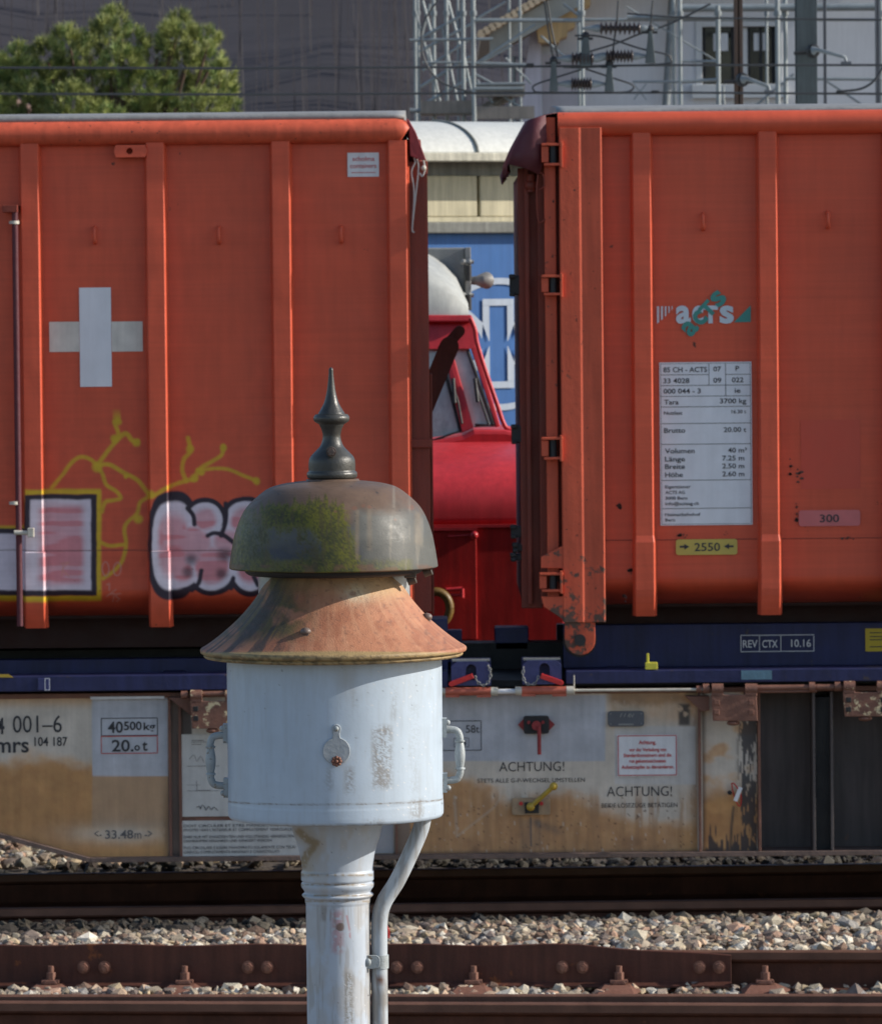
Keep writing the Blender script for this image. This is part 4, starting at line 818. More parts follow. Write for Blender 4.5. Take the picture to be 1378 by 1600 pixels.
writing('lettering', [('BEIDE L\u00d6SEZ\u00dcGE BET\u00c4TIGEN', 853, 1242, 796, 22, -.0)])
mb = MB(); a, b = z5(932, 420); c, d = z5(1242, 635); rect(mb, a, c, b, d, DS - .006); a, b = z5(936, 424); c, d = z5(1238, 631); frame(mb, a, c, b, d, 1.3, DS - .008, 1)
for (s_, x0, x1, yb, cap) in (('Achtung,', 1043, 1132, 470, 20), ('vor der Verladung von', 994, 1184, 507, 18), ('Standardcontainern sind die', 965, 1211, 536, 18), ('rot gekennzeichneten', 994, 1182, 565, 18), ('Aufsetzzapfen zu demontieren.', 955, 1224, 596, 18)): a, b = z5(x0, yb); mb.text(s_, a, b, (x1 - x0) / 3.281, cap / 3.281, DS - .008, 1, .022)
mb.build('warning_sign', [m_white, m_redink], wg)
mb = MB(); o = P(978, 1123.5, DS - .02); mb.prism(rrect(o.x, o.z, 28.5 * MPX, 12 * MPX, .014), 'y', DS - .02, DS - .004)
for (a, b) in ((-24, 8), (24, 8), (-24, -8), (24, -8)): mb.tube([(o.x + a * MPX, DS - .023, o.z + b * MPX), (o.x + a * MPX, DS - .01, o.z + b * MPX)], .003, 8, 1)
for k in range(3): xx = o.x + (-10 + k * 6) * MPX; mb.add([(xx, DS - .0225, o.z + .009), (xx + .005, DS - .0225, o.z + .009), (xx + .013, DS - .0225, o.z + .026), (xx + .008, DS - .0225, o.z + .026)], [(0, 1, 2, 3)], 1)
mb.text('IV', 983, 1121.5, 8, 6.5, DS - .0225, 1, .03); rect(mb, 966, 990, 1131, 1133.5, DS - .0225, 1)
mb.build('maker_plate', [m_dgrey, m_grey], wg)
# red lever plate
mb = MB(); o = P(838, 1133, DS - .03); mb.prism(rrect(o.x, o.z, 20 * MPX, 14 * MPX, .012), 'y', DS - .03, DS - .004)
lv = mb.build('lever_plate', m_black, wg, bevel=.002)
mb = MB()
for s in (-1, 1): mb.prism([(o.x + s * 19 * MPX, o.z - .03), (o.x + s * 29 * MPX, o.z), (o.x + s * 19 * MPX, o.z + .03)][::s], 'y', DS - .02, DS - .006)
mb.tube([(o.x + .0, DS - .05, o.z - .002), (o.x, DS - .01, o.z - .002)], .022, 14); mb.tube([(o.x + .012, DS - .052, o.z - .005), (o.x + .012, DS - .052, o.z - .135)], .0095, 10)
for a in (-.035, .03): mb.tube([(o.x + a, DS - .04, o.z + .012), (o.x + a, DS - .02, o.z + .012)], .008, 8)
mb.build('red_lever', mat('dull_red', (.24, .022, .025), .6, .2, 30, rust=.2), lv)
mb = MB(); o = P(830, 1261, DS - .03); mb.prism(rrect(o.x, o.z, 30 * MPX, 13.5 * MPX, .01), 'y', DS - .022, DS - .004); mb.box(o.x - .03, o.x + .035, DS - .035, DS - .02, o.z - .03, o.z + .02, 1)
hp = mb.build('handle_plate', [mat('plate_beige', (.33, .23, .14), .6, .3, 20, rust=.3), m_black], wg, bevel=.002)
mb = MB(); a = P(829, 1261, DS - .06); b = P(865, 1229, DS - .09); mb.tube([a, b], .011, 10); mb.ball(a, .02); mb.ball(b, .019); mb.build('yellow_handle', m_yel2, hp)
for px in (814, 846): mb = MB(); c = P(px, 1256, DS - .03); mb.tube([(c.x, DS - .034, c.z), (c.x, DS - .02, c.z)], .009, 8); mb.build('rivet', m_red, hp)
# seal tag on the narrow panel
mb = MB(); d = P(1150, 1241, DS - .02); tl, br_ = P(1143, 1225, DS - .02), P(1157, 1258, DS - .02)
mb.tube(smooth_path([tl, tl + Vector((.012, -.01, 0)), d + Vector((.02, -.01, 0)), br_, br_ - Vector((.012, 0, 0)), d - Vector((.012, 0, 0)), tl], 4), .003, 6, 0)
mb.box(-.009, .009, -.008, .008, -.034, .034, 1); k = len(mb.v) - 8; th = R(-22)
for i in range(k, k + 8): x_, y_, z_ = mb.v[i]; mb.v[i] = (d.x + .008 + x_ * math.cos(th) + z_ * math.sin(-th), DS - .03 + y_, d.z + x_ * math.sin(th) + z_ * math.cos(th))
mb.build('seal_tag', [m_red, m_white], wg)
mb = MB(); c = P(1140, 1239, DS - .01); mb.tube([(c.x, DS - .02, c.z), (c.x, DS, c.z)], .01, 10); mb.build('seal_eye', m_black, wg)

# ================================================================== BELL SIGNAL
DB = 12.57; kb = DB / F; bx = P(523, 1100, DB).x
def zb(py): return P(523, py, DB).z
def rb(pts): return [(r_ * kb, zb(y_)) for r_, y_ in pts]
bell = thing('bell_signal', 'pale blue railway bell post with rusty cone, mossy bell and spiked finial', 'signal bell', (bx, DB, -.3))
m_bluegrey = mat('pale_blue_paint', (.42, .47, .52), .4, .05, 7, streak=.06, attr='paint', bump=.04, bscale=160)
m_bellp = mat('aged_bell_paint', (.1, .1, .1), .47, .15, 30, attr='paint', bump=.06, bscale=260, spec=.28)
m_cone = mat('rusted_cone', (.4, .2, .1), .6, .12, 40, attr='paint', bump=.25, bscale=260)
m_fin = mat('finial_iron', (.038, .037, .033), .4, .3, 30, rust=.15, rustcol=(.12, .085, .06), bump=.12, bscale=200)
m_hw = mat('painted_iron', (.3, .33, .34), .5, .2, 28, rust=.48, rustcol=(.17, .13, .09), bump=.2, bscale=220)
def lathe_painted(name, prof, m_, paint, n=300, sub=.0022, cx=None, cy=DB, parent=bell):
    """prof (radius, z) densified; colours from paint(px, py, angle)"""
    pr = []
    for (a, b) in zip(prof, prof[1:]):
        L_ = math.hypot(b[0] - a[0], b[1] - a[1]); k = max(1, int(L_ / sub)); pr += [(a[0] + (b[0] - a[0]) * i / k, a[1] + (b[1] - a[1]) * i / k) for i in range(k)]
    pr.append(prof[-1]); pr = np.array(pr); an = np.linspace(0, 2 * np.pi, n, endpoint=False); ga, gk = np.meshgrid(an, np.arange(len(pr))); ga = ga.ravel(); gk = gk.ravel()
    cx = bx if cx is None else cx; x = cx + pr[gk, 0] * np.cos(ga); y = cy + pr[gk, 0] * np.sin(ga); z = pr[gk, 1]; px, py = proj(x, y, z); col = paint(px, py, ga)
    i = np.arange(n); fs = np.stack([np.stack([k * n + i, k * n + (i + 1) % n, (k + 1) * n + (i + 1) % n, (k + 1) * n + i], 1) for k in range(len(pr) - 1)]).reshape(-1, 4)
    off = wloc(parent); o = obj_mesh(name, np.stack([x - off.x, y - off.y, z - off.z], 1).tolist(), fs.tolist(), m_, parent, None, [True] * len(fs), col); return o
# finial
prof = rb(smooth_path([(1.5, 574), (3.4, 577), (3.6, 583), (5, 597), (7.5, 614), (12, 630), (18, 641), (20.5, 645)], 5) + [(20.6, 646.5), (25, 647)] + smooth_path([(25, 647), (28.2, 652), (27, 658), (20.5, 662)], 5) + [(19, 663.5)] + smooth_path([(19, 664), (15.5, 672), (14, 683), (18, 696), (27, 706), (34, 714), (36.5, 722), (36.6, 736)], 5) + smooth_path([(38.6, 737.5), (39.6, 741), (38.8, 745.5)], 3) + [(37, 747)])
mb = MB(); mb.lathe([(0.0001, prof[0][1] + .001)] + prof, P(518, 660, DB).x, DB, 72); fin = mb.build('finial', m_fin, bell); 
mb = MB(); c = P(517.5, 706, DB - .052); mb.tube([(c.x, c.y + .02, c.z), (c.x, c.y - .004, c.z)], .0115, 16); mb.prism([(c.x + .009 * math.cos(R(60 * k)), c.z + .009 * math.sin(R(60 * k))) for k in range(6)], 'y', c.y - .014, c.y - .004); mb.build('bolt', mat('finial_bolt', (.08, .055, .045), .55, .3, 90, rust=.4), fin, bevel=.001)
# bell dome
def bell_paint(px, py, an):
    a = fbm(px / 22, py / 16, 5); b = fbm(px / 5, py / 5, 15); st = fbm(px / 5, py / 60, 25); n = len(px)
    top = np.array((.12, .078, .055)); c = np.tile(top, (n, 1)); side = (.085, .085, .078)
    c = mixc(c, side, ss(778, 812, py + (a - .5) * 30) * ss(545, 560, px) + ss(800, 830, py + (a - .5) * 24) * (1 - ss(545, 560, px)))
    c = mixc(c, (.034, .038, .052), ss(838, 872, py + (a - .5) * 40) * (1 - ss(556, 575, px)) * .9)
    drip = fbm(px / 3.5, py / 26, 33); fine = fbm(px / 2.2, py / 2.6, 71); big = fbm(px / 34, py / 30, 72)
    bound = 781 + (fbm(px / 6, px * 0, 35) - .5) * 30 + np.where(px < 430, (430 - px) * .36, 0)
    right = 540 + np.clip(py - 805, 0, 90) * .3 + 14 * (fbm(py / 7, py * 0, 3) - .5)
    moss = ss(-3, 7, py - bound + (drip - .5) * 26) * (1 - ss(-4, 5, px - right + (drip - .5) * 14 + (fine - .5) * 8))
    dens_ = .35 + .9 * np.exp(-((py - 806) / 22) ** 2) * ss(380, 430, px) + .8 * np.exp(-((px - 512 - (py - 800) * .35) / 26) ** 2) + .45 * ss(868, 882, py) + .5 * (1 - ss(372, 400, px)) + (big - .5) * 1.3 + (drip - .5) * .7
    moss = moss * ss(.22, .85, dens_ + (fine - .5) * .9) * .95
    low = ss(870, 880, py + (b - .5) * 8) * (1 - ss(635, 650, px)); moss = np.maximum(moss, low * .6)
    g_ = mixc(np.tile(np.array((.125, .12, .013)), (n, 1)), (.04, .044, .016), ss(.35, .7, fine * .5 + big * .5)); g_ = mixc(g_, (.07, .05, .03), ss(.55, .7, drip) * .5)
    c = c * (1 - moss[:, None]) + g_ * moss[:, None]
    ru = np.zeros(n)
    for cx_, cy_, r_ in ((554, 794, 4), (568, 790, 3.6), (577, 792, 3.5), (617, 812, 2.4), (524, 799, 2.5), (460, 797, 2), (642, 793, 5)): ru = np.maximum(ru, 1 - ss(r_ * .6, r_ * 1.2, np.hypot(px - cx_, (py - cy_) * 1.2) + (b - .5) * 3))
    c = mixc(c, (.15, .075, .05), ru * .8)
    c = mixc(c, (.2, .15, .1), (box_mask(px, py, 555, 561, 797, 875, 2) + box_mask(px, py, 574, 581, 796, 860, 3) + box_mask(px, py, 648, 658, 800, 850, 4)) * .45 * (.4 + st))
    c = mixc(c, (.19, .17, .14), ss(.58, .7, st) * ss(590, 610, px) * .5); c = mixc(c, (.03, .03, .03), ss(.78, .83, b) * .7)
    c = mixc(c, (.12, .06, .04), ss(881, 884, py + (b - .5) * 4) * ss(.5, .6, a) * .6)
    return c * (.85 + .3 * a[:, None])
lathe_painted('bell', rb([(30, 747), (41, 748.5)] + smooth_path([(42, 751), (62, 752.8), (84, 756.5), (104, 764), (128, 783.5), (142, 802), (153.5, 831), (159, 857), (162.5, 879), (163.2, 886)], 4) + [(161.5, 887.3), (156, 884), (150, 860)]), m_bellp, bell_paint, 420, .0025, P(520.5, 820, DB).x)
mb = MB(); mb.lathe(rb([(40, 880), (136, 884), (139, 886), (139, 893), (133, 897), (40, 897)]), P(521.5, 890, DB).x, DB, 96); mb.build('striker_plate', m_black, bell)
mriv0 = mat('dark_iron', (.07, .06, .05), .55, .3, 60, rust=.3)
for (px, py, dy, r_) in ((673, 887, 0.0, 8), (648, 900, -.06, 6)): mb = MB(); c = P(px - 3, py, DB + dy); mb.box(c.x - .02, c.x + .008, c.y - .02, c.y + .02, c.z - .004, c.z + .012); mb.tube([(c.x - .012, c.y, c.z - .012), (c.x + .006, c.y - .002, c.z - .006)], .011, 12); mb.build('hammer_bracket', mriv0, bell, bevel=.002)
# neck cylinder (slightly behind) and cone
def plain(col_): return lambda px, py, an: np.tile(np.array(col_), (len(px), 1)) * (.85 + .3 * fbm(px / 12, py / 20, 8)[:, None])
lathe_painted('neck', rb([(118, 893), (119, 896), (119, 950)]), m_bluegrey, plain((.3, .32, .33)), 120, .02, bx, DB + .06)
def cone_paint(px, py, an):
    a = fbm(px / 26, py / 26, 45); b = fbm(px / 5, py / 5, 46); n = len(px); ray = fbm(an * 22, py / 60, 47)
    c = np.tile(np.array((.39, .165, .088)), (n, 1)); c = mixc(c, (.3, .115, .06), ss(.42, .62, a)); c = mixc(c, (.48, .26, .15), ss(.5, .68, ray) * .28)
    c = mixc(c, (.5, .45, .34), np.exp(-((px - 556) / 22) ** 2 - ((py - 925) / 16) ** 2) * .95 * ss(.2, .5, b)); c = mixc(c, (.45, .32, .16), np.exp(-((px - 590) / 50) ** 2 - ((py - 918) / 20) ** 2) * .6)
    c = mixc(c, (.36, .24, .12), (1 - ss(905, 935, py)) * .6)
    m_ = (1 - ss(445, 500, px + (a - .5) * 60)) * (1 - ss(985, 1012, py + (a - .5) * 40)); c = mixc(c, (.06, .065, .02), np.clip(m_ * (ss(.3, .55, a + .1)), 0, 1) * .85)
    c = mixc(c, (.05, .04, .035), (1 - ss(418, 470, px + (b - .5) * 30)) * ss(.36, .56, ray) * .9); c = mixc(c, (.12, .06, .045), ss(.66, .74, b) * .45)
    c = mixc(c, (.3, .23, .1), ss(1016, 1019, py - .06 * np.abs(px - 520) * .2 + 0 * px) * .8); c = mixc(c, (.06, .04, .02), ss(1022, 1026, py) * ss(.45, .6, b) * .6)
    c = mixc(c, (.16, .06, .04), (1 - ss(3, 9, np.hypot(px - 551, (py - 928) * 1.6))) * .6)
    return c * (.88 + .24 * a[:, None])
cone_prof = smooth_path([(97, 892), (101, 903), (111, 918), (126, 940), (148, 965), (174, 988), (194, 1003), (205, 1010)], 5)
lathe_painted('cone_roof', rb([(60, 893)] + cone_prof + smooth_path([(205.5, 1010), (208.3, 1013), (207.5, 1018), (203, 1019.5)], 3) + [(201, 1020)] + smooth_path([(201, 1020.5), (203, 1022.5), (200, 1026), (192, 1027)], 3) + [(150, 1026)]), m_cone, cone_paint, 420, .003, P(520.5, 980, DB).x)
mriv = mat('rivet_iron', (.14, .1, .085), .5, .3, 60, bump=.2)
for k, aa in enumerate((-100 + .0, -8)):
    rr_, zz__ = (163 * kb, zb(979)) if k == 0 else (150 * kb, zb(966)); ang = R(-103.5) if k == 0 else R(-10)
    mb = MB(); mb.ball((bx - .003 + rr_ * math.cos(ang), DB + rr_ * math.sin(ang), zz__ + .003), .0125, 12, 0, (1, .9, .75)); mb.tube([(bx + (rr_ - .02) * math.cos(ang), DB + (rr_ - .02) * math.sin(ang), zz__ - .012), (bx - .003 + (rr_ + .004) * math.cos(ang), DB + (rr_ + .004) * math.sin(ang), zz__ + .0)], .009, 10); mb.build('rivet', mriv, bell)
# drum
def drum_paint(px, py, an):
    a = fbm(px / 30, py / 40, 61); b = fbm(px / 4.5, py / 4.5, 62); st = fbm(px / 4, py / 45, 63); fine = fbm(px / 1.6, py / 1.6, 69); n = len(px)
    c = np.tile(np.array((.4, .475, .56)), (n, 1)); c = mixc(c, (.37, .435, .51), ss(.45, .65, a) * .7); c = mixc(c, (.33, .36, .39), ss(.56, .7, st) * .2)
    def worn(x0, x1, y0, y1, m0): return box_mask(px, py, x0, x1, y0, y1, 7) * m0
    wv = worn(582, 612, 1135, 1232, 1.) + worn(540, 553, 1200, 1240, .9) + worn(613, 618, 1070, 1125, .8) + worn(552, 556, 1078, 1110, .6) + worn(640, 662, 1250, 1280, .8) + worn(508, 520, 1200, 1235, .5) + worn(572, 600, 1280, 1292, .7) + worn(640, 655, 1100, 1240, .3)
    c = mixc(c, (.2, .19, .18), np.clip(wv * ss(.4, .6, fine * .6 + st * .45), 0, 1) * .85)
    c = mixc(c, (.62, .6, .58), ss(.78, .82, fine) * ss(570, 590, px) * .8)
    seam = np.exp(-((py - (1250 + 7.5 * np.sqrt(np.clip(1 - ((px - 523) / 169) ** 2, 0, 1)) - .009 * (px - 523))) / 1.1) ** 2); c = mixc(c, (.16, .13, .1), seam * (.4 + .6 * ss(.4, .6, b)))
    c = mixc(c, (.3, .26, .2), np.exp(-((px - 540) / 16) ** 2 - ((py - 1062) / 22) ** 2) * .35); c = mixc(c, (.36, .28, .2), np.exp(-((px - 529) / 13) ** 2 - ((py - 1183) / 7) ** 2) * .6)
    c = mixc(c, (.24, .2, .15), ss(1288, 1292, py + (b - .5) * 5) * .6); c = mixc(c, (.06, .045, .04), ss(.84, .87, b) * .5)
    return c * (.92 + .16 * a[:, None])
lathe_painted('drum', rb([(120, 1026), (168, 1027), (168.3, 1040), (168.3, 1250), (168.7, 1252), (168.9, 1266), (168.6, 1272), (166, 1276), (160, 1277), (60, 1277)]), m_bluegrey, drum_paint, 420, .0026, bx)
# keyhole cover
cov = MB(); c = P(529, 1160, DB); y0 = DB - math.sqrt((168.3 * kb) ** 2 - (c.x - bx) ** 2)
pts = []; R0 = 21 * kb; R1 = 7 * kb; dz = 34.5 * kb
a0 = math.asin(.27)
for k in range(33): a = R(90) + .30 + (2 * math.pi - .60) * k / 32; pts.append((c.x + R0 * math.cos(a), c.z + R0 * math.sin(a)))
pts += [(c.x + R1 * .72, c.z + dz - R1 * 1.3)]
for k in range(11): a = R(-20) + R(220) * k / 10; pts.append((c.x + R1 * math.cos(a), c.z + dz + R1 * math.sin(a)))
pts += [(c.x - R1 * .72, c.z + dz - R1 * 1.3)]
cov.prism(pts, 'y', y0 - .0045, y0 + .002); cv = cov.build('keyhole_cover', mat('cover_paint', (.33, .355, .375), .42, .15, 30, rust=.12, rustcol=(.22, .19, .16), bump=.15), bell, bevel=.0012)
mb = MB(); mb.ball((c.x, y0 - .006, c.z + dz), .006, 12, 0, (1, .8, 1)); mb.build('rivet', m_hw, cv)
mb = MB(); cz_ = c.z - 15.5 * kb
for k in range(8): a = R(45 * k); mb.ball((c.x + .0085 * math.cos(a), y0 - .007, cz_ + .0085 * math.sin(a)), .0042, 8)
mb.tube([(c.x, y0 - .004, cz_), (c.x, y0 - .008, cz_)], .0095, 14); mb.ball((c.x, y0 - .009, cz_), .0045, 8); mb.build('rosette', m_bolt, cv)
# handles
for s, cxh, ys_ in ((-1, 354, (1146, 1231)), (1, 691, (1137, 1223))):
    hg = MB(); z0, z1 = P(cxh, ys_[0], DB).z, P(cxh, ys_[1], DB).z; xs_ = bx + s * 168.3 * kb
    for (zz__, dd) in ((z0, 1), (z1, -1)):
        hg.box(xs_ - .004 if s > 0 else xs_ - .01, xs_ + .01 if s > 0 else xs_ + .004, DB - .02, DB + .02, zz__ - .022, zz__ + .022)
        hg.ball((xs_ + s * .012, DB - .008, zz__ + .012 * dd), .0065, 10)
    x_o = xs_ + s * 27 * kb
    hg.tube(smooth_path([(xs_, DB, z0 - .004), (xs_ + s * .02, DB, z0 - .005), (x_o - s * .006, DB, z0 - .009), (x_o, DB, z0 - .022), (x_o, DB, z0 - .03)], 5), .0085, 14)
    hg.tube(smooth_path([(xs_, DB, z1 + .004), (xs_ + s * .02, DB, z1 + .005), (x_o - s * .006, DB, z1 + .009), (x_o, DB, z1 + .022), (x_o, DB, z1 + .03)], 5), .0085, 14)
    L0, L1 = z0 - .03, z1 + .03; n_ = 12
    hg.tube([(x_o, DB, L0), (x_o, DB, L0 - .004), (x_o, DB, L0 - .005)] + [(x_o, DB, L0 - .006 + (L1 - L0 + .012) * k / n_) for k in range(n_ + 1)] + [(x_o, DB, L1 + .005), (x_o, DB, L1 + .004), (x_o, DB, L1)],
            [.0115, .0115, .008] + [.0085 + .0035 * math.sin(math.pi * k / n_) for k in range(n_ + 1)] + [.008, .0115, .0115], 16)
    hg.build('handle', m_hw, bell)
# column with rings
def col_paint(px, py, an):
    a = fbm(px / 18, py / 40, 81); b = fbm(px / 4, py / 4, 82); st = fbm(px / 4, py / 60, 83); fine = fbm(px / 1.6, py / 1.6, 89); n = len(px)
    c = np.tile(np.array((.41, .46, .53)), (n, 1)); c = mixc(c, (.36, .34, .32), ss(.48, .66, a) * .5)
    m_ = stroke(px + (b - .5) * 6, py, [(468, 1300), (480, 1312), (494, 1318), (488, 1328), (480, 1335), (474, 1352)], 5.5, 3); c = mixc(c, (.13, .09, .035), m_ * ss(.3, .5, b + .1)); c = mixc(c, (.34, .28, .2), stroke(px, py, [(470, 1300), (492, 1320), (476, 1356)], 13, 9) * .6)
    c = mixc(c, (.26, .2, .13), np.clip(np.exp(-((py - 1366 - 2) / 2.0) ** 2) + np.exp(-((py - 1383) / 1.8) ** 2) + np.exp(-((py - 1400) / 1.8) ** 2) + np.exp(-((py - 1409) / 1.5) ** 2), 0, 1) * (.3 + .6 * ss(.4, .6, b)))
    c = mixc(c, (.2, .18, .16), box_mask(px, py, 501, 522, 1417, 1440, 4) * ss(.35, .55, st) * .7); c = mixc(c, (.4, .12, .12), np.clip(box_mask(px, py, 519, 536, 1424, 1490, 6) * .5 + stroke(px, py, [(542, 1432), (546, 1452), (547, 1468)], 1.4, 1) * .6, 0, 1) * ss(.3, .5, b))
    c = mixc(c, (.15, .1, .09), 1 - ss(5.5, 7.5, np.hypot(px - 531.5, py - 1449) + (b - .5) * 3)); c = mixc(c, (.2, .19, .17), box_mask(px, py, 538, 552, 1520, 1600, 5) * ss(.38, .56, fine * .5 + st * .5) * .9)
    c = mixc(c, (.25, .23, .21), ss(.55, .7, st) * ss(1410, 1420, py) * .45); c = mixc(c, (.3, .27, .23), ss(572, 577, px) * (py > 1405) * .6); c = mixc(c, (.06, .045, .04), ss(.83, .86, b) * .6); c = mixc(c, (.62, .6, .58), ss(.8, .83, fine) * ss(530, 540, px) * .7)
    return c * (.9 + .2 * a[:, None])
cp = rb([(76, 1277)] + smooth_path([(73, 1284), (68, 1304), (61, 1326), (57.3, 1344), (55.3, 1360)], 4) + [(57, 1361.5), (57.2, 1363), (57.2, 1374.5), (55.5, 1376.5)] + smooth_path([(55, 1377.5), (57.3, 1381), (56.5, 1386), (53, 1391), (52, 1394)], 3) + smooth_path([(53, 1395), (56.3, 1398.5), (53.5, 1402)], 3) + [(51.5, 1403), (51.3, 1410), (50.2, 1412), (50, 1600)]) + [(50 * kb, -.3)]
lathe_painted('column', cp, m_bluegrey, col_paint, 200, .0026, P(528, 1420, DB).x)
mb = MB(); xx = P(528, 1420, DB).x; mb.lathe([(.02, -.2), (.12, -.2), (.14, -.22), (.14, -.31)], xx, DB, 48); mb.build('foot_flange', m_hw, bell)
# conduit and its clamp
def con_paint(px, py, an):
    a = fbm(px / 9, py / 30, 101); st = fbm(px / 3, py / 40, 102); n = len(px); c = np.tile(np.array((.4, .44, .48)), (n, 1)); c = mixc(c, (.2, .17, .14), ss(.5, .65, st) * .5); c = mixc(c, (.22, .2, .18), (py > 1515) * ss(.35, .6, a) * .7); c = mixc(c, (.16, .08, .05), 1 - ss(5, 8, np.hypot(px - 594, py - 1535)))
    return c
cpts = smooth_path([(662, 1262), (659, 1290), (644, 1328), (621, 1376), (600, 1410), (593.5, 1436), (592.5, 1478), (593, 1530), (593.5, 1600)], 6)
mb = MB(); pts3 = [P(a, b, DB) for a, b in cpts] + [Vector((P(593.5, 1600, DB).x, DB, -.3))]; mb.tube(pts3, 12.9 * kb, 24)
va = np.array(mb.v); px, py = proj(va[:, 0], va[:, 1], va[:, 2]); mb.build('conduit', m_bluegrey, bell, colors=con_paint(px, py, 0))
mb = MB(); c = P(592.8, 1503, DB); mb.tube([(c.x, DB, c.z - 10.5 * kb), (c.x, DB, c.z + 10.5 * kb)], 14.6 * kb, 28); o = P(575, 1503, DB - .02)
pr_ = rrect(o.x + 6 * kb, o.z, 13 * kb, 10.6 * kb, 7.9 * kb, 5); mb.prism(pr_, 'y', DB - .034, DB - .026)
mb.box(o.x, c.x, DB - .02, DB - .014, c.z - 10.4 * kb, c.z + 10.4 * kb) if False else None
clp = mb.build('pipe_clamp', m_hw, bell, bevel=.001); mb = MB(); mb.ball((o.x, DB - .036, o.z), .0075, 10, 0, (1, .6, 1.2)); mb.build('screw', m_hw, clp)

# ================================================================== RED LOCOMOTIVE
DL = 29.5; kl = DL / F
def L3(px, py, dy=0.): return P(px, py, DL + dy)
lo = thing('locomotive', 'red shunting locomotive seen in the gap between the containers', 'locomotive', (L3(600, 900).x, DL + 1.3, -.1))
fx, fy = L3(812, 680).x, DL
# body below the step line and rounded hood above
mb = MB(); xh1 = L3(880, 800).x; xh0 = L3(200, 800).x
prof = [(DL + .0, L3(740, 1012).z), (DL + .0, L3(740, 823).z)]
mb.prism([(DL, L3(740, 1030).z), (DL, L3(740, 823).z), (DL + 2.6, L3(740, 823).z), (DL + 2.6, L3(740, 1030).z)], 'x', xh0, xh1); mb.build('lower_body', m_locol, lo, bevel=.01)
CB = .95   # cab stands behind the rounded hood
mb = MB(); zt_, zb_ = L3(740, 689, CB).z, L3(740, 822).z
pts = [(DL + .03, zb_)] + [(DL + .03 + CB * (1 - math.cos(t)) ** 1.15, zb_ + (zt_ - zb_) * (.06 + .94 * math.sin(t) ** .9)) for t in np.linspace(0.03, math.pi / 2, 22)] + [(DL + 2.2, zt_ + .02)] + [(DL + 2.55, zb_)]
mb.prism(pts, 'x', L3(600, 700).x, xh1, 0, True); mb.build('hood', m_loco, lo)
mb = MB(); q_ = [(L3(a, b, CB).x, L3(a, b, CB).z) for a, b in ((600, 702), (722, 680), (740, 671), (790, 671), (880, 690), (880, 715), (600, 715))][::-1]; mb.prism(q_, 'y', DL + CB - .1, DL + CB + 1.2); mb.build('hood_ridge', m_loco, lo, bevel=.05)
mb = MB(); zz1 = L3(740, 822).z; mb.box(xh0, xh1, DL - .012, DL + .02, zz1 - .008, zz1 + .008); pbox(mb, 675, 746, 824, 829, DL - .02, DL); mb.build('body_strip', m_loco, lo)
mb = MB(); pbox(mb, 640, 745, 829, 1000, DL - .012, DL); mb.build('door', m_locol, lo, bevel=.004)
mb = MB(); a = L3(697, 921); b = L3(722, 919); mb.tube([(a.x, DL - .05, a.z), (b.x, DL - .05, b.z)], .011, 8); mb.tube([(b.x, DL - .05, b.z), (b.x, DL - .05, b.z - .05)], .011, 8); mb.tube([(a.x, DL - .012, a.z), (a.x, DL - .05, a.z)], .009, 8); mb.tube([(a.x, DL - .05, a.z - .03), (b.x, DL - .05, a.z - .03)], .008, 8); mb.build('door_handle', m_loco, lo)
mb = MB(); c = L3(741, 836); mb.ball((c.x, DL - .02, c.z), .022, 10); mb.tube([(c.x, DL - .012, c.z), (L3(700, 838).x, DL - .012, L3(700, 838).z)], .006, 6); mb.build('door_catch', m_loco, lo)
mb = MB(); pbox(mb, 640, 880, 1008, 1040, DL - .03, DL + 2.6); mb.build('frame_beam', m_dgrey, lo)
mb = MB(); c = L3(681, 950, -.12)
ring = [(c.x + .075 * math.cos(2 * math.pi * k / 28), DL - .15, c.z + .09 * math.sin(2 * math.pi * k / 28)) for k in range(29)]; mb.tube(ring, .024, 8); mb.build('buffer_ring', mat('ochre_ring', (.13, .07, .01), .5, .2, 10), lo)
# cab: pillars, brim, glass, roof
def wall_poly(mb, pts, y0, y1, mi=0):
    k = len(mb.v); mb.prism([(L3(a, b, y0 - DL).x, L3(a, b, y0 - DL).z) for a, b in pts][::-1], 'y', y0, y1, mi)
    for i in range(k, len(mb.v)): v = mb.v[i]; mb.v[i] = (v[0], v[1] + max(0, v[2] - _zref) * LEAN, v[2])
cabY = DL + CB; _zref = L3(740, 668, CB).z; LEAN = .34
mb = MB(); wall_poly(mb, [(560, 499), (738, 499), (742, 533), (560, 533)], cabY, cabY + .06)
wall_poly(mb, [(560, 533), (742, 533), (742, 545), (560, 545)], cabY, cabY + .05); mb.build('cab_header', m_loco, lo)
mb = MB(); wall_poly(mb, [(560, 492), (738, 492), (738, 503), (560, 503)], cabY - .05, cabY + .8); mb.build('roof_brim', m_loco, lo, bevel=.01)
mb = MB(); wall_poly(mb, [(693, 545), (706, 545), (740, 668), (722, 676)], cabY, cabY + .06); mb.build('cab_pillar', m_loco, lo, bevel=.006)
mb = MB(); wall_poly(mb, [(732, 533), (742, 533), (782, 665), (775, 668)], cabY + .005, cabY + .06); mb.build('cab_pillar', m_loco, lo, bevel=.006)
m_glass = mat('cab_glass', (.6, .7, .6), .3, .3, 3, streak=.2, bump=0, spec=.6)
for pts in ([(560, 545), (693, 545), (722, 676), (560, 701)], [(706, 545), (732, 541), (775, 667), (740, 668)]): mb = MB(); wall_poly(mb, pts, cabY + .03, cabY + .04); mb.build('window', m_glass, lo)
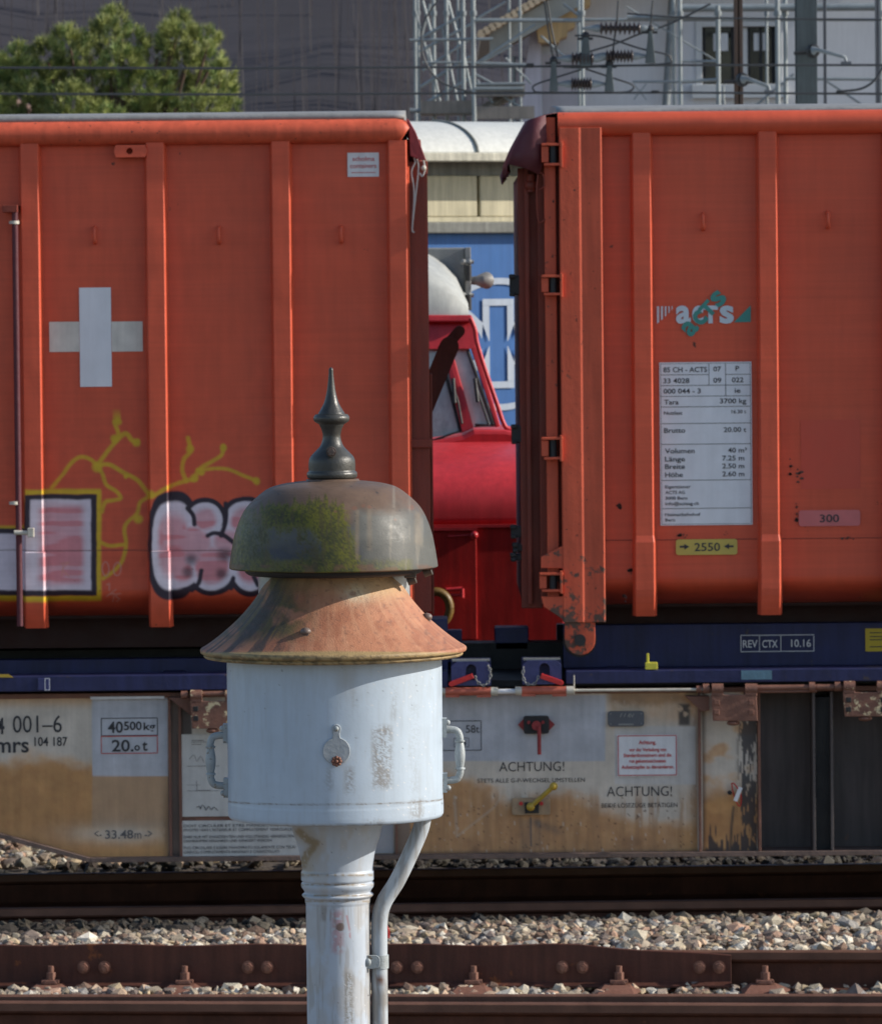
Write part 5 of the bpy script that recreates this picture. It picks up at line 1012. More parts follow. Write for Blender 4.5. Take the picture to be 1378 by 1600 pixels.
for pts in ([(672, 690), (719, 673), (690, 560)], [(742, 664), (771, 664), (731, 548)]):
    mb = MB(); mb.tube([(lambda p: Vector((p.x, cabY + .015 + max(0, p.z - _zref) * LEAN, p.z)))(L3(a, b, CB + .02)) for a, b in pts], .009, 6); mb.build('window_seal', m_black, lo)
mb = MB()   # domed roof
for i in range(15):
    for j in range(13):
        t = i / 14; a_ = math.pi * j / 12; px = 480 + (732 - 480) * t
        hgt = 1.0 if px < 600 else math.sqrt(max(0, 1 - ((px - 600) / 134) ** 2)); zb_ = L3(650, 493, CB + .3).z; zz__ = zb_ + (122 * kl) * hgt * math.sin(a_) ** .6 if 0 < j < 12 else zb_
        mb.v.append((L3(px, 493, CB + .3).x, cabY + .2 + 1.1 - 1.1 * math.cos(a_), zz__))
for i in range(14):
    for j in range(12): a = i * 13 + j; mb.f.append((a, a + 1, a + 14, a + 13)); mb.m.append(0); mb.s.append(True)
rf = mb.build('cab_roof', m_lroof, lo)
for pts in ([(722, 662), (716, 630), (708, 600)], [(764, 664), (752, 628), (742, 600)]):
    mb = MB(); q3 = [(lambda p: Vector((p.x, cabY - .01 + max(0, p.z - _zref) * LEAN, p.z)))(L3(a, b, CB)) for a, b in pts]; mb.tube(q3, .007, 6); mb.tube([q3[1] + Vector((-.02, -.008, 0)), q3[2] + Vector((0, -.008, .03))], .012, 6); mb.build('wiper', m_black, lo)
mb = MB()
for r_ in range(5):
    for k in range(6 - abs(r_ - 3) // 2): c = L3(672 + k * 3.2 + (r_ % 2) * 1.6 - 8, 459 + r_ * 3.3, CB + .24); mb.box(c.x - .004, c.x + .004, c.y - .004, c.y, c.z - .0035, c.z + .0035)
mb.build('vent_slots', m_black, rf)
mb = MB(); pbox(mb, 600, 727, 387, 490, DL + 2.0, DL + 2.4); bx_ = mb.build('roof_box', m_grey, lo, bevel=.01)
mb = MB(); pbox(mb, 727, 736, 386, 484, DL + 1.95, DL + 2.4); mb.build('box_flange', m_grey, bx_, bevel=.004)
for py in (409, 461): mb = MB(); c = P(724, py, DL + 1.92); mb.tube([(c.x, c.y, c.z), (c.x + .06, c.y, c.z)], .012, 10); mb.ball((c.x, c.y, c.z), .017); mb.ball((c.x + .035, c.y, c.z), .017); mb.build('box_hinge', m_grey, bx_)
for py in (425, 471): mb = MB(); c = P(732, py, DL + 1.9); mb.tube([(c.x, c.y, c.z - .05), (c.x, c.y, c.z + .04)], .018, 12); mb.build('box_hinge', m_black, bx_)
mb = MB(); c = P(744, 438, DL + 2.0); mb.tube([(c.x - .06, c.y, c.z), (c.x + .0, c.y, c.z), (c.x + .03, c.y - .02, c.z), (c.x + .06, c.y + .03, c.z)], [.02, .026, .04, .05], 20); mb.build('horn', mat('horn_grey', (.2, .19, .18), .5, .2, 20, streak=.2), lo)
mb = MB(); mb.tube([P(a, b, cabY - .03) for a, b in smooth_path([(735, 497), (742, 515), (745, 535), (757, 575), (776, 630), (787, 662), (797, 672), (815, 674)], 4)], .013, 8); mb.build('handrail', m_loco, lo)

# ================================================================== DEPOT BUILDING
DD = 41.; kd = DD / F; c0 = P(738, 400, DD); AZ = R(24)
dp = thing('depot_building', 'building with rounded white roof, cream wall band and blue front, behind the locomotive', 'building', (c0.x, DD, -.3), rz=AZ)
def dl(px, py): return ((px - 738) * kd / math.cos(AZ), P(738, py, DD).z + .3)
WL, WR = -9, 9
def zd(py): return P(738, py, DD).z + .3
m_wroof = mat('white_roof_sheet', (.6, .6, .56), .45, .08, 2, streak=.12, bump=.08); m_creamw = mat('cream_panel', (.56, .5, .34), .6, .15, 2.5, streak=.25, bump=.12)
m_conc = mat('concrete_beam', (.2, .2, .18), .8, .3, 5, streak=.3, rust=.25, rustcol=(.09, .085, .075), bump=.3); m_bwall = mat('blue_wall', (.035, .13, .36), .5, .1, 2, streak=.12, bump=.05)
m_logo = mat('pale_logo', (.42, .47, .55), .5, .08, 4, streak=.1, bump=.03)
for (a, b) in ((WL, WR),):
    mb = MB(); pts = [(-.1 + .0, zd(239))]
    for t in np.linspace(.02, 1, 14): pts.append((-.1 + .9 * t ** 1.6 , zd(239) + (zd(184) - zd(239)) * math.sin(t * math.pi / 2) ** .9))
    pts += [(6, zd(184)), (6.5, zd(239))]; mb.prism(pts, 'x', a + .003, b - .003, 0, True); mb.build('roof', m_wroof, dp)
mb = MB(); xj = dl(741, 0)[0]; mb.tube([(xj - .01 + .0, -.11 + .9 * t ** 1.6, zd(239) + (zd(184) - zd(239)) * math.sin(t * math.pi / 2) ** .9 + .003) for t in np.linspace(0, .95, 10)], .012, 6); mb.build('roof_joint', m_conc, dp)
mb = MB(); mb.box(WL, WR, -.28, .1, zd(253), zd(239.5)); mb.build('roof_lip', mat('stained_lip', (.55, .52, .42), .7, .25, 6, streak=.3, rust=.25, rustcol=(.3, .25, .14), bump=.3), dp, bevel=.008)
mb = MB(); mb.box(WL, WR, .0, .2, zd(274), zd(253.2)); mb.build('lip_shade_strip', m_conc, dp)  # dark strip standing in for the shade under the roof lip
xj2 = dl(747, 0)[0]; step = 80 * kd / math.cos(AZ)
for k in range(-7, 8):
    a = xj2 + k * 1.05 ; mb = MB(); mb.box(a + .012, a + 1.05 - .012, -.02, .2, zd(338), zd(274.3)); mb.build('wall_panel', m_creamw, dp, bevel=.008)
mb = MB(); mb.box(WL, WR, -.03, .2, zd(346), zd(338.5)); mb.build('sill_band', m_creamw, dp)
mb = MB(); mb.box(WL, WR, -.06, .2, zd(364), zd(346.3)); cb_ = mb.build('beam', m_conc, dp, bevel=.01)
mb = MB(); p = dl(715, 357); mb.ball((p[0], -.08, p[1]), .03, 10); mb.build('beam_lamp', m_white, cb_)
mb = MB(); mb.box(WL, WR, 0.02, 6.3, 0, zd(364.3)); mb.box(WL + .1, WR - .1, .21, 6.2, zd(364), zd(240)); mb.build('wall', m_bwall, dp)
# logo : ring, upright outlined bar, crossing curves
mb = MB(); cxl, czl = (780, 535); yl = -.0
def lp(x, y): q = dl(x, y); return (q[0], 0.008, q[1])
N = 80
def ringseg(cx_, cy_, r0, r1, a0, a1, n=60, ex=1.):
    vs = []
    for k in range(n + 1):
        a = R(a0 + (a1 - a0) * k / n)
        for r_ in (r0, r1): vs.append(lp(cx_ + r_ * math.cos(a) * ex, cy_ + r_ * math.sin(a)))
    mb.add(vs, [(2 * k, 2 * k + 1, 2 * k + 3, 2 * k + 2) for k in range(n)])
ringseg(781, 538, 94, 104, 0, 360, 90)
x0, x1, y0, y1, t_ = 754, 803, 467, 607, 10.5
for (a, b, c, d) in ((x0, x1, y0, y0 + t_), (x0, x1, y1 - t_, y1)): mb.add([lp(a, d), lp(b, d), lp(b, c), lp(a, c)], [(0, 1, 2, 3)])
for (a, b) in ((x0, x0 + t_), (x1 - t_, x1)):
    mb.add([lp(a, y0 + t_), lp(b, y0 + t_), lp(b, 535), lp(a + (0 if a == x0 else 0), 527)], [(0, 1, 2, 3)]) if False else None
for s in (-1, 1):
    cx_ = (x0 + x1) / 2; w0 = (x1 - x0) / 2
    P_ = lambda d, y: lp(cx_ + s * d, y)
    # side strokes thickening into diagonals, cut by a side circle of radius 32 centred 24+w0 off
    for (sg) in (-1, 1):
        ysq = [(sg * 58, w0 - t_, w0), (sg * 34, w0 - t_, w0), (sg * 30, w0 - t_, w0 + 4), (sg * 10, w0 - t_, w0 - t_ + 1.5)]
        f_ = [(w0 - t_, 537 + sg * 60), (w0, 537 + sg * 60), (w0, 537 + sg * 30), (w0 - t_ + 1, 537 + sg * 4), (w0 - t_, 537 + sg * 4)]
        vs = [P_(a, b) for a, b in f_]; mb.add(vs, [tuple(range(5))])
        arc = [(w0 + 30 - 29 * math.cos(R(t)), 537 + sg * 30 * math.sin(R(t))) for t in (14, 28, 42, 56, 70, 84, 98)]
        out = [(w0, 537 + sg * (30 + .0)), (w0, 537 + sg * 33), (w0 + 6, 537 + sg * 38), (w0 + 13, 537 + sg * 45), (w0 + 22, 537 + sg * 53), (w0 + 31, 537 + sg * 60), (w0 + 38, 537 + sg * 66)]
        vs = [P_(a, b) for a, b in arc] + [P_(a, b) for a, b in out]; mb.add(vs, [(k, k + 1, 8 + k, 7 + k) for k in range(6)])
mb.v = [(v[0], .008, v[2]) for v in mb.v]
lg = MB(); lg.v, lg.f, lg.m, lg.s = mb.v, mb.f, mb.m, mb.s
a = np.array(lg.v); obj_mesh('emblem', a.tolist(), lg.f, m_logo, dp, lg.m, lg.s)

# ================================================================== OVERHEAD LINE
DO = 46.; ko = DO / F
def O3(px, py, dy=0): return P(px, py, DO + dy)
m_wire = mat('wire', (.03, .032, .036), .5, .1, 5, bump=0); m_ins = mat('brown_insulator', (.035, .02, .017), .3, .2, 20); m_galv = mat('galvanised', (.2, .225, .24), .5, .2, 12, streak=.15, metal=.2); m_mast = mat('mast_steel', (.06, .075, .08), .6, .2, 8, streak=.25)
def wire(label, pts, r=.011, dy=0, ends=True):
    pp = [O3(a, b, dy) for a, b in pts]; A = pp[0] + (pp[0] - pp[-1]).normalized() * 14 if ends else pp[0]; B = pp[-1] + (pp[-1] - pp[0]).normalized() * 14 if ends else pp[-1]
    mid = (A + B) / 2; mb = MB(); mb.tube(([A] if ends else []) + pp + ([B] if ends else []), r, 6); mb.v = [tuple(Vector(v) - mid) for v in mb.v]; o = mb.build('overhead_wire', m_wire); o.location = mid
    return tag(o, label, 'wire', 'overhead wires')
wire('upper overhead wire crossing the pine tree and the scaffold', [(5, 105), (360, 106), (735, 104), (1060, 101), (1378, 101)])
wire('lower overhead wire just above the orange containers', [(5, 146), (400, 147), (735, 145), (1060, 144), (1378, 146)])
wire('thin cable sagging across the scaffold to the lower wire', smooth_path([(684, 0), (664, 30), (658, 60), (664, 95), (690, 128), (735, 143)], 4), .009, -.2, False)
wire('cable curving up to the right edge beside the white wall', smooth_path([(1315, 142), (1345, 138), (1366, 125), (1382, 100)], 4), .012, -.1, False)
def insul(label, x0, x1, py, n, dy=0):
    a, b = O3(x0, py, dy), O3(x1, py, dy); d = b - a; o = thing('insulator', label, 'insulator', tuple((a + b) / 2), 'insulators of the overhead line')
    mb = MB(); mb.tube([a, b], .022, 10)
    for k in range(n): c = a + d * ((k + .5) / n); e = d.normalized(); mb.tube([c - e * .012, c - e * .003, c + e * .012], [.03, .062, .028], 16)
    mb.build('ribbed_body', m_ins, o)
    for (c, s) in ((a, -1), (b, 1)): e = d.normalized() * s; mb = MB(); mb.tube([c - e * .01, c + e * .02, c + e * .035, c + e * .09, c + e * .14], [.03, .034, .03, .016, .012], 12); mb.build('end_cap', m_galv, o)
insul('top long brown insulator in front of the white house wall', 936, 1002, 43.5, 9)
insul('middle left short insulator beside the dark clamp', 892, 928, 91, 6)
insul('middle right long insulator on the wire at the house wall', 946, 990, 87, 8)
insul('lowest short insulator between two grey brackets', 892, 925, 130.5, 7)
def brk(label, xt, yt_, yb2, wt, wb_):
    c = O3(xt, yb2); o = thing('wire_bracket', label, 'bracket', tuple(c), 'grey brackets of the overhead line'); mb = MB(); a, b = O3(xt, yt_), O3(xt, yb2); w1, w2 = wt * ko * .75, wb_ * ko * .62
    mb.prism([(a.x - w1, a.z), (b.x - w2, b.z), (b.x + w2, b.z), (a.x + w1, a.z)], 'y', DO - .04, DO + .04); mb.build('tapered_body', m_mast, o, bevel=.006)
    mb = MB(); mb.ball(O3(xt, yt_ - 3), .035, 8); mb.box(a.x - .07, a.x + .06, DO - .02, DO + .02, a.z - .02, a.z + .0); mb.build('clamp', m_black, o)
brk('tapered grey bracket hanging between the top and middle insulators', 915, 58, 103, 6, 14)
brk('tapered grey bracket left of the lowest insulator', 865, 96, 142, 5, 11)
brk('tapered grey bracket right of the lowest insulator', 952, 102, 142, 5, 12)
brk('tapered grey bracket right of the middle insulator', 1016, 48, 98, 4, 13)
for lab, pts in (('loop of dark wire around the lowest insulator', [(908, 108), (870, 120), (836, 132), (834, 140), (850, 144), (960, 144), (985, 141), (988, 132), (960, 122), (915, 107)]), ('long loop of dark wire around the middle insulators', [(898, 55), (930, 55), (960, 62), (1000, 75), (1040, 84), (1048, 92), (1040, 99), (950, 103), (905, 105), (880, 104)]),
                 ('dark stay wire rising from the left bracket to the right', [(882, 92), (910, 83), (960, 68), (1000, 52), (1050, 35), (1110, 5)]), ('short vertical hanger wire from the top bracket', [(1020, 0), (1017, 30), (1016, 50)]), ('pair wire hanging down to the left bracket, nearer the gable', [(850, 0), (856, 40), (862, 80), (866, 92)]), ('second wire hanging down to the left bracket, right of the pair', [(855, 0), (861, 40), (868, 72), (872, 92)]),
                 ('thin hanger wire above the middle insulator', [(966, 0), (964, 30), (960, 60), (955, 100)]), ('thin level wire behind the top insulator', [(980, 20), (1060, 26), (1180, 28), (1378, 30)])):
    wire(lab, smooth_path(pts, 4), .009, 0, False)
mb = MB(); pbox(mb, 822, 834, 98, 105, DO - .03, DO + .03); o = mb.build('wire_clamp', m_black, bevel=.004); tag(o, 'small dark clamp on the upper wire left of the brackets', 'clamp', 'wire clamps')
for (x, y, lab) in ((731, 143, 'dark clamp on the lower wire in front of the scaffold'), (1024, 143, 'dark clamp on the lower wire left of the window'), (1313, 143, 'dark clamp on the lower wire at the cable end by the right edge')):
    mb = MB(); pbox(mb, x - 6, x + 6, y - 2.5, y + 2.5, DO - .03, DO + .03); o = mb.build('wire_clamp', m_black, bevel=.004); tag(o, lab, 'clamp', 'wire clamps')
# masts
def mast(label, x0, x1, m_, arm, hb=True):
    c = O3((x0 + x1) / 2, 100, 1); o = thing('overhead_mast', label, 'mast', (c.x, c.y, -.3), 'masts of the overhead line'); w_ = (x1 - x0) / 2 * (DO + 1) / F; mb = MB(); zt_ = O3(1200, -160, 1).z
    if hb:
        for yy in (-.0, .22): mb.box(c.x - w_, c.x + w_, c.y + yy, c.y + yy + .018, -.3, zt_)
        mb.box(c.x - .007, c.x + .007, c.y + .018, c.y + .22, -.3, zt_)
    else: mb.box(c.x - w_, c.x - w_ * .2, c.y, c.y + .05, -.3, zt_); mb.box(c.x + w_ * .2, c.x + w_, c.y, c.y + .05, -.3, zt_); mb.box(c.x - w_ * .2, c.x + w_ * .2, c.y + .03, c.y + .05, -.3, zt_)
    mb.build('post', m_, o, bevel=.003)
    if arm:
        (bx0, by0), (ex, ey) = arm; p = O3(bx0, by0, .9); mb = MB(); mb.tube([(p.x, p.y, p.z), (p.x, p.y - .05, p.z), (p.x, p.y - .09, p.z)], [.062, .06, .045], 24); mb.tube([(p.x - .16, p.y + .05, p.z - .015), (p.x, p.y + .05, p.z - .01)], .015, 8); mb.build('boss', m_black, o)
        q = O3(ex, ey, .7); r_ = O3(ex - 7, ey - 9, .7); mb = MB(); mb.tube([(p.x, p.y - .09, p.z), (p.x + .03, p.y - .12, p.z + .005), r_, (r_.x + .03, r_.y, r_.z - .01), q], [.04, .02, .016, .014, .014], 10); mb.build('arm', m_galv, o)
        mb = MB(); mb.box(q.x - .045, q.x + .045, q.y - .02, q.y + .02, q.z - .03, q.z + .005); mb.build('clamp', m_dgrey, o, bevel=.004)
mast('wide grey green steel mast right of the house window', 1245, 1277, m_mast, ((1270, 79), (1322, 96)))
mast('narrow rusty brown mast in front of the house window', 1147, 1161, mat('mast_brown', (.06, .035, .025), .65, .25, 10, rust=.3), ((1160, 124), (1202, 141)), False)
mast('very thin dark pole just right of the wide grey mast', 1287, 1291.5, m_dgrey, None, False)
mast('thin dark pole at the right edge above the container', 1368, 1375, m_dgrey, None, False)

# ================================================================== HOUSE UNDER SCAFFOLD
DH = 74.; kh = DH / F
def H3(px, py, dy=0): return P(px, py, DH + dy)
hs = thing('house', 'white plastered house behind the scaffold with a dark two-part window', 'house', (H3(1100, 0).x, DH + 4, -.3))
m_plas = mat('white_plaster', (.6, .61, .64), .8, .08, .8, streak=.06, bump=.15, bscale=30); m_wood = mat('ochre_wood', (.5, .32, .14), .6, .15, 3, streak=.2, bump=.1); m_tile = mat('roof_tile', (.33, .24, .17), .7, .3, 9, bump=.3)
xw0, xw1 = H3(846, 90).x, H3(1460, 90).x; wx0, wx1, wz0, wz1 = H3(1097, 85).x, H3(1212, 85).x, H3(1150, 131).z, H3(1150, 41).z; ztop = H3(1100, -60).z
mb = MB()
mb.box(xw0, wx0, DH, DH + .3, -.3, ztop); mb.box(wx1, xw1, DH, DH + .3, -.3, ztop); mb.box(wx0, wx1, DH, DH + .3, -.3, wz0); mb.box(wx0, wx1, DH, DH + .3, wz1, ztop); mb.box(xw0, xw0 + .3, DH + .3, DH + 8, -.3, ztop); mb.box(xw1 - .3, xw1, DH + .3, DH + 8, -.3, ztop); mb.box(xw0, xw1, DH + 7.7, DH + 8, -.3, ztop)
mb.build('wall', m_plas, hs)
mb = MB(); e_ = .09
mb.box(wx0 - e_, wx0, DH - .03, DH + .1, wz0 - e_, wz1 + e_); mb.box(wx1, wx1 + e_, DH - .03, DH + .1, wz0 - e_, wz1 + e_); mb.box(wx0, wx1, DH - .03, DH + .1, wz1, wz1 + e_); mb.box(wx0 - .15, wx1 + .15, DH - .12, DH + .1, wz0 - e_ - .1, wz0 - .002); xm = (wx0 + wx1) / 2 + .03
mb.box(xm - .09, xm + .09, DH + .06, DH + .14, wz0, wz1); mb.build('window_frame', mat('window_white', (.5, .52, .54), .5, .08, 5), hs, bevel=.008)
for (a, b) in ((wx0 + .01, xm - .09), (xm + .09, wx1 - .01)):
    mb = MB(); mb.box(a, b, DH + .14, DH + .15, wz0, wz1); wdw = mb.build('window', mat('dark_pane', (.012, .011, .013), .1, .3, 2, bump=0), hs)
    mb = MB(); mb.box(a, a + .04, DH + .1, DH + .14, wz0, wz1); mb.box(b - .04, b, DH + .1, DH + .14, wz0, wz1); mb.box((a + b) / 2 - .02, (a + b) / 2 + .02, DH + .1, DH + .14, wz0, wz1); mb.build('sash', m_black, wdw)
    mb = MB(); n = 9
    for k in range(n * 2):
        x_ = a + .05 + (b - a - .1) * k / (n * 2 - 1); mb.v += [(x_, DH + .165 + .02 * (k % 2), wz0), (x_ + .1 * 0, DH + .165 + .02 * (k % 2), wz1)]
    mb.f = [(2 * k, 2 * k + 2, 2 * k + 3, 2 * k + 1) for k in range(n * 2 - 1)]; mb.m = [0] * len(mb.f); mb.s = [True] * len(mb.f)
    mb = MB(); mb.box(b - .28, b - .08, DH + .13, DH + .139, wz1 - .32, wz1 - .08); mb.build('paper', m_white, wdw)
# eaves: sloping verge with tiles, wooden soffit
def slab(mb, a, b, th, y0, y1, mi=0):
    p, q = H3(*a), H3(*b); mb.prism([(p.x, p.z - th), (q.x, q.z - th), (q.x, q.z), (p.x, p.z)], 'y', y0, y1, mi)
mb = MB(); slab(mb, (750, 52), (905, -42), .12, DH - 1.0, DH + 8); slab(mb, (905, -42), (1500, -110), .12, DH - 1.0, DH + 8); mb.build('roof', m_tile, hs)
for k in range(12):
    mb = MB(); px = 752 + k * 8.6; p = H3(px, 52 - k * 5.2, -1); mb.tube([(p.x, DH - 1.06, p.z), (p.x, DH - .6, p.z)], .055, 10); mb.build('verge_tile', mat('verge_tile', (.55, .42, .28), .65, .2, 8), hs)
mb = MB(); slab(mb, (764, 56), (905, -22), .3, DH - .9, DH - .82); mb.build('fascia', mat('fascia_grey', (.3, .3, .27), .6, .2, 4), hs)
mb = MB(); pw_ = [(840, 70), (830, 8), (862, -10), (920, -20), (920, 12), (908, 18), (908, 30), (896, 35), (896, 46), (884, 51), (884, 60), (872, 64), (872, 70)]; mb.prism([(H3(a, b).x, H3(a, b).z) for a, b in pw_], 'y', DH - .8, DH - .02); mb.build('soffit', m_wood, hs)
mb = MB(); mb.prism([(H3(a, b).x, H3(a, b).z) for a, b in ((834, 10), (843, 12), (846, 300), (806, 300), (818, 130))][::-1], 'y', DH - .5, DH - .3); mb.build('gable_board', mat('lilac_board', (.46, .44, .5), .7, .1, 3, streak=.12), hs)
mb = MB(); mb.box(xw0, H3(905, 90).x, DH - .3, DH - .002, H3(870, 400).z, H3(870, 85).z); mb.build('wall_pillar', mat('lilac_plaster', (.4, .385, .42), .8, .08, 3, streak=.08), hs)
mb = MB(); a, b = H3(1052, -40), H3(1038, 200); mb.tube([(a.x, DH - .15, a.z), (b.x, DH - .15, b.z)], .055, 12); mb.build('drainpipe', m_galv, hs)
# scaffold
DSF = 70.; ks = DSF / F
sc = thing('scaffold', 'galvanised tube scaffold standing in front of the white house', 'scaffold', (P(900, 0, DSF).x, DSF + .5, -.3))
m_sc = mat('scaffold_tube', (.26, .29, .3), .5, .15, 5, streak=.1, metal=.3); m_scd = mat('scaffold_deck', (.25, .22, .19), .7, .25, 4, streak=.2)
def pole(name, pts, r=.024, m_=m_sc): mb = MB(); mb.tube(pts, r, 8); return mb.build(name, m_, sc)
for (px, dy, r_) in ((740, 0, .034), (649, 2.4, .024), (654, 4, .022), (678, 1.6, .03), (698, 1.0, .03), (724, .4, .032), (716, 5, .02), (910, 0, .03), (905, 1.4, .024), (1063, 0, .03), (1122, .0, .035), (1215, .0, .036), (1227, .7, .034), (1198, 1.6, .022), (796, 3, .022), (813, 2.6, .02), (1376, .2, .05), (1053, .8, .024), (803, 5, .026), (1130, 1.2, .018)):
    zt_ = ztop if px not in (1122, 1130, 803) else (P(px, 8 if px == 1122 else 60, DSF).z if px != 1130 else P(px, 128, DSF).z); x_ = P(px, 90, DSF + dy).x; o = pole('standard', [(x_, DSF + dy, -.3), (x_, DSF + dy, zt_)], r_ * .85)
    mb = MB()
    for py in (20, 62, 120, 160):
        if P(px, py, DSF).z < zt_: mb.tube([(x_, DSF + dy, P(px, py, DSF + dy).z - .03), (x_, DSF + dy, P(px, py, DSF + dy).z + .03)], r_ * 1.4, 10); break
    mb.build('coupler', m_galv, o) if mb.v else None
for (x0, y0, x1, y1, r_, dy) in ((640, 62, 770, 60, .02, 0), (740, 31, 910, 31, .026, 0), (910, 30, 1378, 30, .02, .2), (740, 98, 832, 101, .022, 0), (660, 97, 740, 97, .016, .6), (1063, 12, 1378, 10, .05, .6), (1063, 127, 1122, 124, .024, 0), (1227, 122, 1378, 123, .022, 0), (1063, 95, 1122, 95, .018, 0), (740, 131, 820, 130, .02, 0), (740, 138, 818, 138, .03, 0), (980, 26, 1120, 27, .024, .1), (640, 172, 740, 176, .03, .4), (988, 127, 1063, 127, .016, .1)):
    pole('ledger', [P(x0, y0, DSF + dy), P(x1, y1, DSF + dy)], r_)
for (x0, y0, x1, y1, r_, dy) in ((742, 30, 790, 2, .016, 0), (742, 100, 836, 38, .018, 0), (755, 95, 800, 70, .016, 0), (845, 55, 890, 95, .014, 0), (742, 115, 770, 130, .016, 0), (790, 90, 830, 130, .014, .2), (655, 60, 725, 22, .022, 1), (655, 80, 740, 35, .018, 1), (657, 135, 735, 88, .022, 1), (657, 165, 738, 120, .022, 1), (660, 110, 735, 60, .018, 1), (650, 20, 672, 100, .016, 2), (672, 5, 655, 70, .016, 2), (690, 40, 715, 160, .018, 1), (668, 70, 690, 170, .018, 1.4), (720, 60, 738, 150, .016, .5), (980, 10, 1120, 95, .01, .1), (1063, 30, 1110, 5, .014, 0), (990, 130, 1010, 155, .008, .1), (1010, 130, 990, 155, .008, .1), (1290, 125, 1350, 165, .014, .2), (1180, 165, 1240, 115, .016, .3), (880, 5, 910, 28, .016, 0), (745, 125, 770, 160, .02, .1), (786, 150, 818, 170, .02, .1), (700, 0, 718, 70, .02, 1.4), (660, 0, 676, 60, .02, 1.8)):
    pole('brace', [P(x0, y0, DSF + dy), P(x1, y1, DSF + dy)], r_)
for (x0, x1, py, d0, d1) in ((741, 820, 143, .05, 1.1), (657, 738, 168, .3, 2.2), (741, 835, 178, .05, 1.1)):
    mb = MB(); a, b = P(x0, py, DSF), P(x1, py, DSF)
    for k in range(4): y0_ = DSF + d0 + (d1 - d0) * k / 4; mb.box(a.x, b.x, y0_, y0_ + (d1 - d0) / 4 - .02, a.z - .03, a.z + .02)
    mb.box(a.x, b.x, DSF + d0 - .05, DSF + d0 - .01, a.z - .06, a.z + .1); mb.build('deck', m_scd, sc)
mb = MB(); a, b = P(765, 168, DSF + .5), P(800, 146, DSF + .5)
for k in range(7): c = a + (b - a) * k / 6; mb.box(c.x - .15, c.x + .1, c.y - .3, c.y + .4, c.z - .01, c.z + .015)
mb.tube([a + Vector((-.1, -.3, -.05)), b + Vector((0, -.3, 0))], .03, 6); mb.build('ladder_stair', m_scd, sc)

# ================================================================== PINE TREE
DT = 62.; kt = DT / F
def T3(px, py, dy=0): return P(px, py, DT + dy)
tr = thing('pine_tree', 'bushy green pine tree rising above the left container', 'tree', (T3(185, 300).x, DT, -.3))
lobes = [(180, 36, 20), (168, 58, 26), (205, 72, 28), (110, 74, 30), (140, 92, 32), (75, 96, 30), (28, 96, 24), (12, 118, 30), (45, 130, 36), (95, 128, 36), (280, 40, 16), (268, 64, 24), (300, 72, 24), (326, 66, 16), (245, 92, 32), (290, 104, 34), (330, 100, 24), (346, 122, 20), (355, 150, 16), (325, 140, 32), (190, 110, 38), (145, 140, 40), (230, 145, 42), (280, 150, 36), (40, 168, 40), (110, 175, 44), (180, 180, 46), (250, 185, 44), (320, 180, 38), (352, 175, 20), (-20, 130, 40), (-30, 175, 44), (60, 220, 60), (150, 230, 70), (260, 230, 66), (340, 225, 44), (-10, 230, 60)]
m_needle = mat('pine_needles', (.06, .09, .02), .55, .15, 3, attr='paint', bump=0); m_bark = mat('pine_bark', (.1, .06, .04), .85, .3, 12, bump=.6)
V = []; Fc = []; C_ = []
for (lx, ly, lr) in lobes:
    c = T3(lx, ly, random.uniform(-.5, .5)); rad = lr * kt * .88; nt_ = int(30 * (lr / 30) ** 2) + 7
    tone = random.uniform(.8, 1.2)
    for _ in range(nt_):
        d = Vector((random.gauss(0, 1), random.gauss(0, 1), random.gauss(.35, 1))).normalized(); base = c + Vector((d.x, d.y, d.z)) * rad * random.uniform(.78, 1.0)
        ax = (d * .5 + Vector((random.uniform(-.2, .2), random.uniform(-.2, .2), .9))).normalized(); L0 = random.uniform(.085, .12); tn = tone * random.uniform(.8, 1.2); yl = random.random()
        s1 = ax.cross(Vector((.3, 1, .1))).normalized(); s2 = ax.cross(s1)
        for k in range(60):
            a = random.uniform(0, 6.28); sp = random.uniform(.1, 1.9) ; dd = (ax + (s1 * math.cos(a) + s2 * math.sin(a)) * sp).normalized(); p0 = base + ax * random.uniform(-.02, .09); p1 = p0 + dd * L0 * random.uniform(.7, 1.1); wv = dd.cross(Vector((random.uniform(-1, 1), random.uniform(-1, 1), random.uniform(-1, 1)))).normalized() * .0042
            n = len(V); V += [tuple(p0 - wv), tuple(p0 + wv), tuple(p1)]; Fc.append((n, n + 1, n + 2)); g_ = random.uniform(.8, 1.25) * tn; col = (.24 * g_, .27 * g_, .08 * g_) if yl > .3 else (.12 * g_, .17 * g_, .05 * g_); C_ += [col, col, (col[0] * 1.2, col[1] * 1.15, col[2])]
off = wloc(tr); Va = np.array(V) - np.array(off); obj_mesh('crown', Va.tolist(), Fc, m_needle, tr, None, None, np.array(C_))
mb = MB(); root_ = Vector((T3(185, 300).x, DT, -.3)); top_ = T3(190, 60); mb.tube([root_, root_.lerp(top_, .4), root_.lerp(top_, .75), top_], [.16, .13, .08, .02], 12); mb.build('trunk', m_bark, tr)
for (lx, ly, lr) in lobes:
    e_ = T3(lx, ly); s_ = root_.lerp(top_, random.uniform(.35, .7)); s_.z = min(s_.z, e_.z - .3); mb = MB(); mb.tube([s_, s_.lerp(e_, .5) + Vector((0, 0, .06)), e_], [.05, .035, .014], 6); mb.build('limb', m_bark, tr)
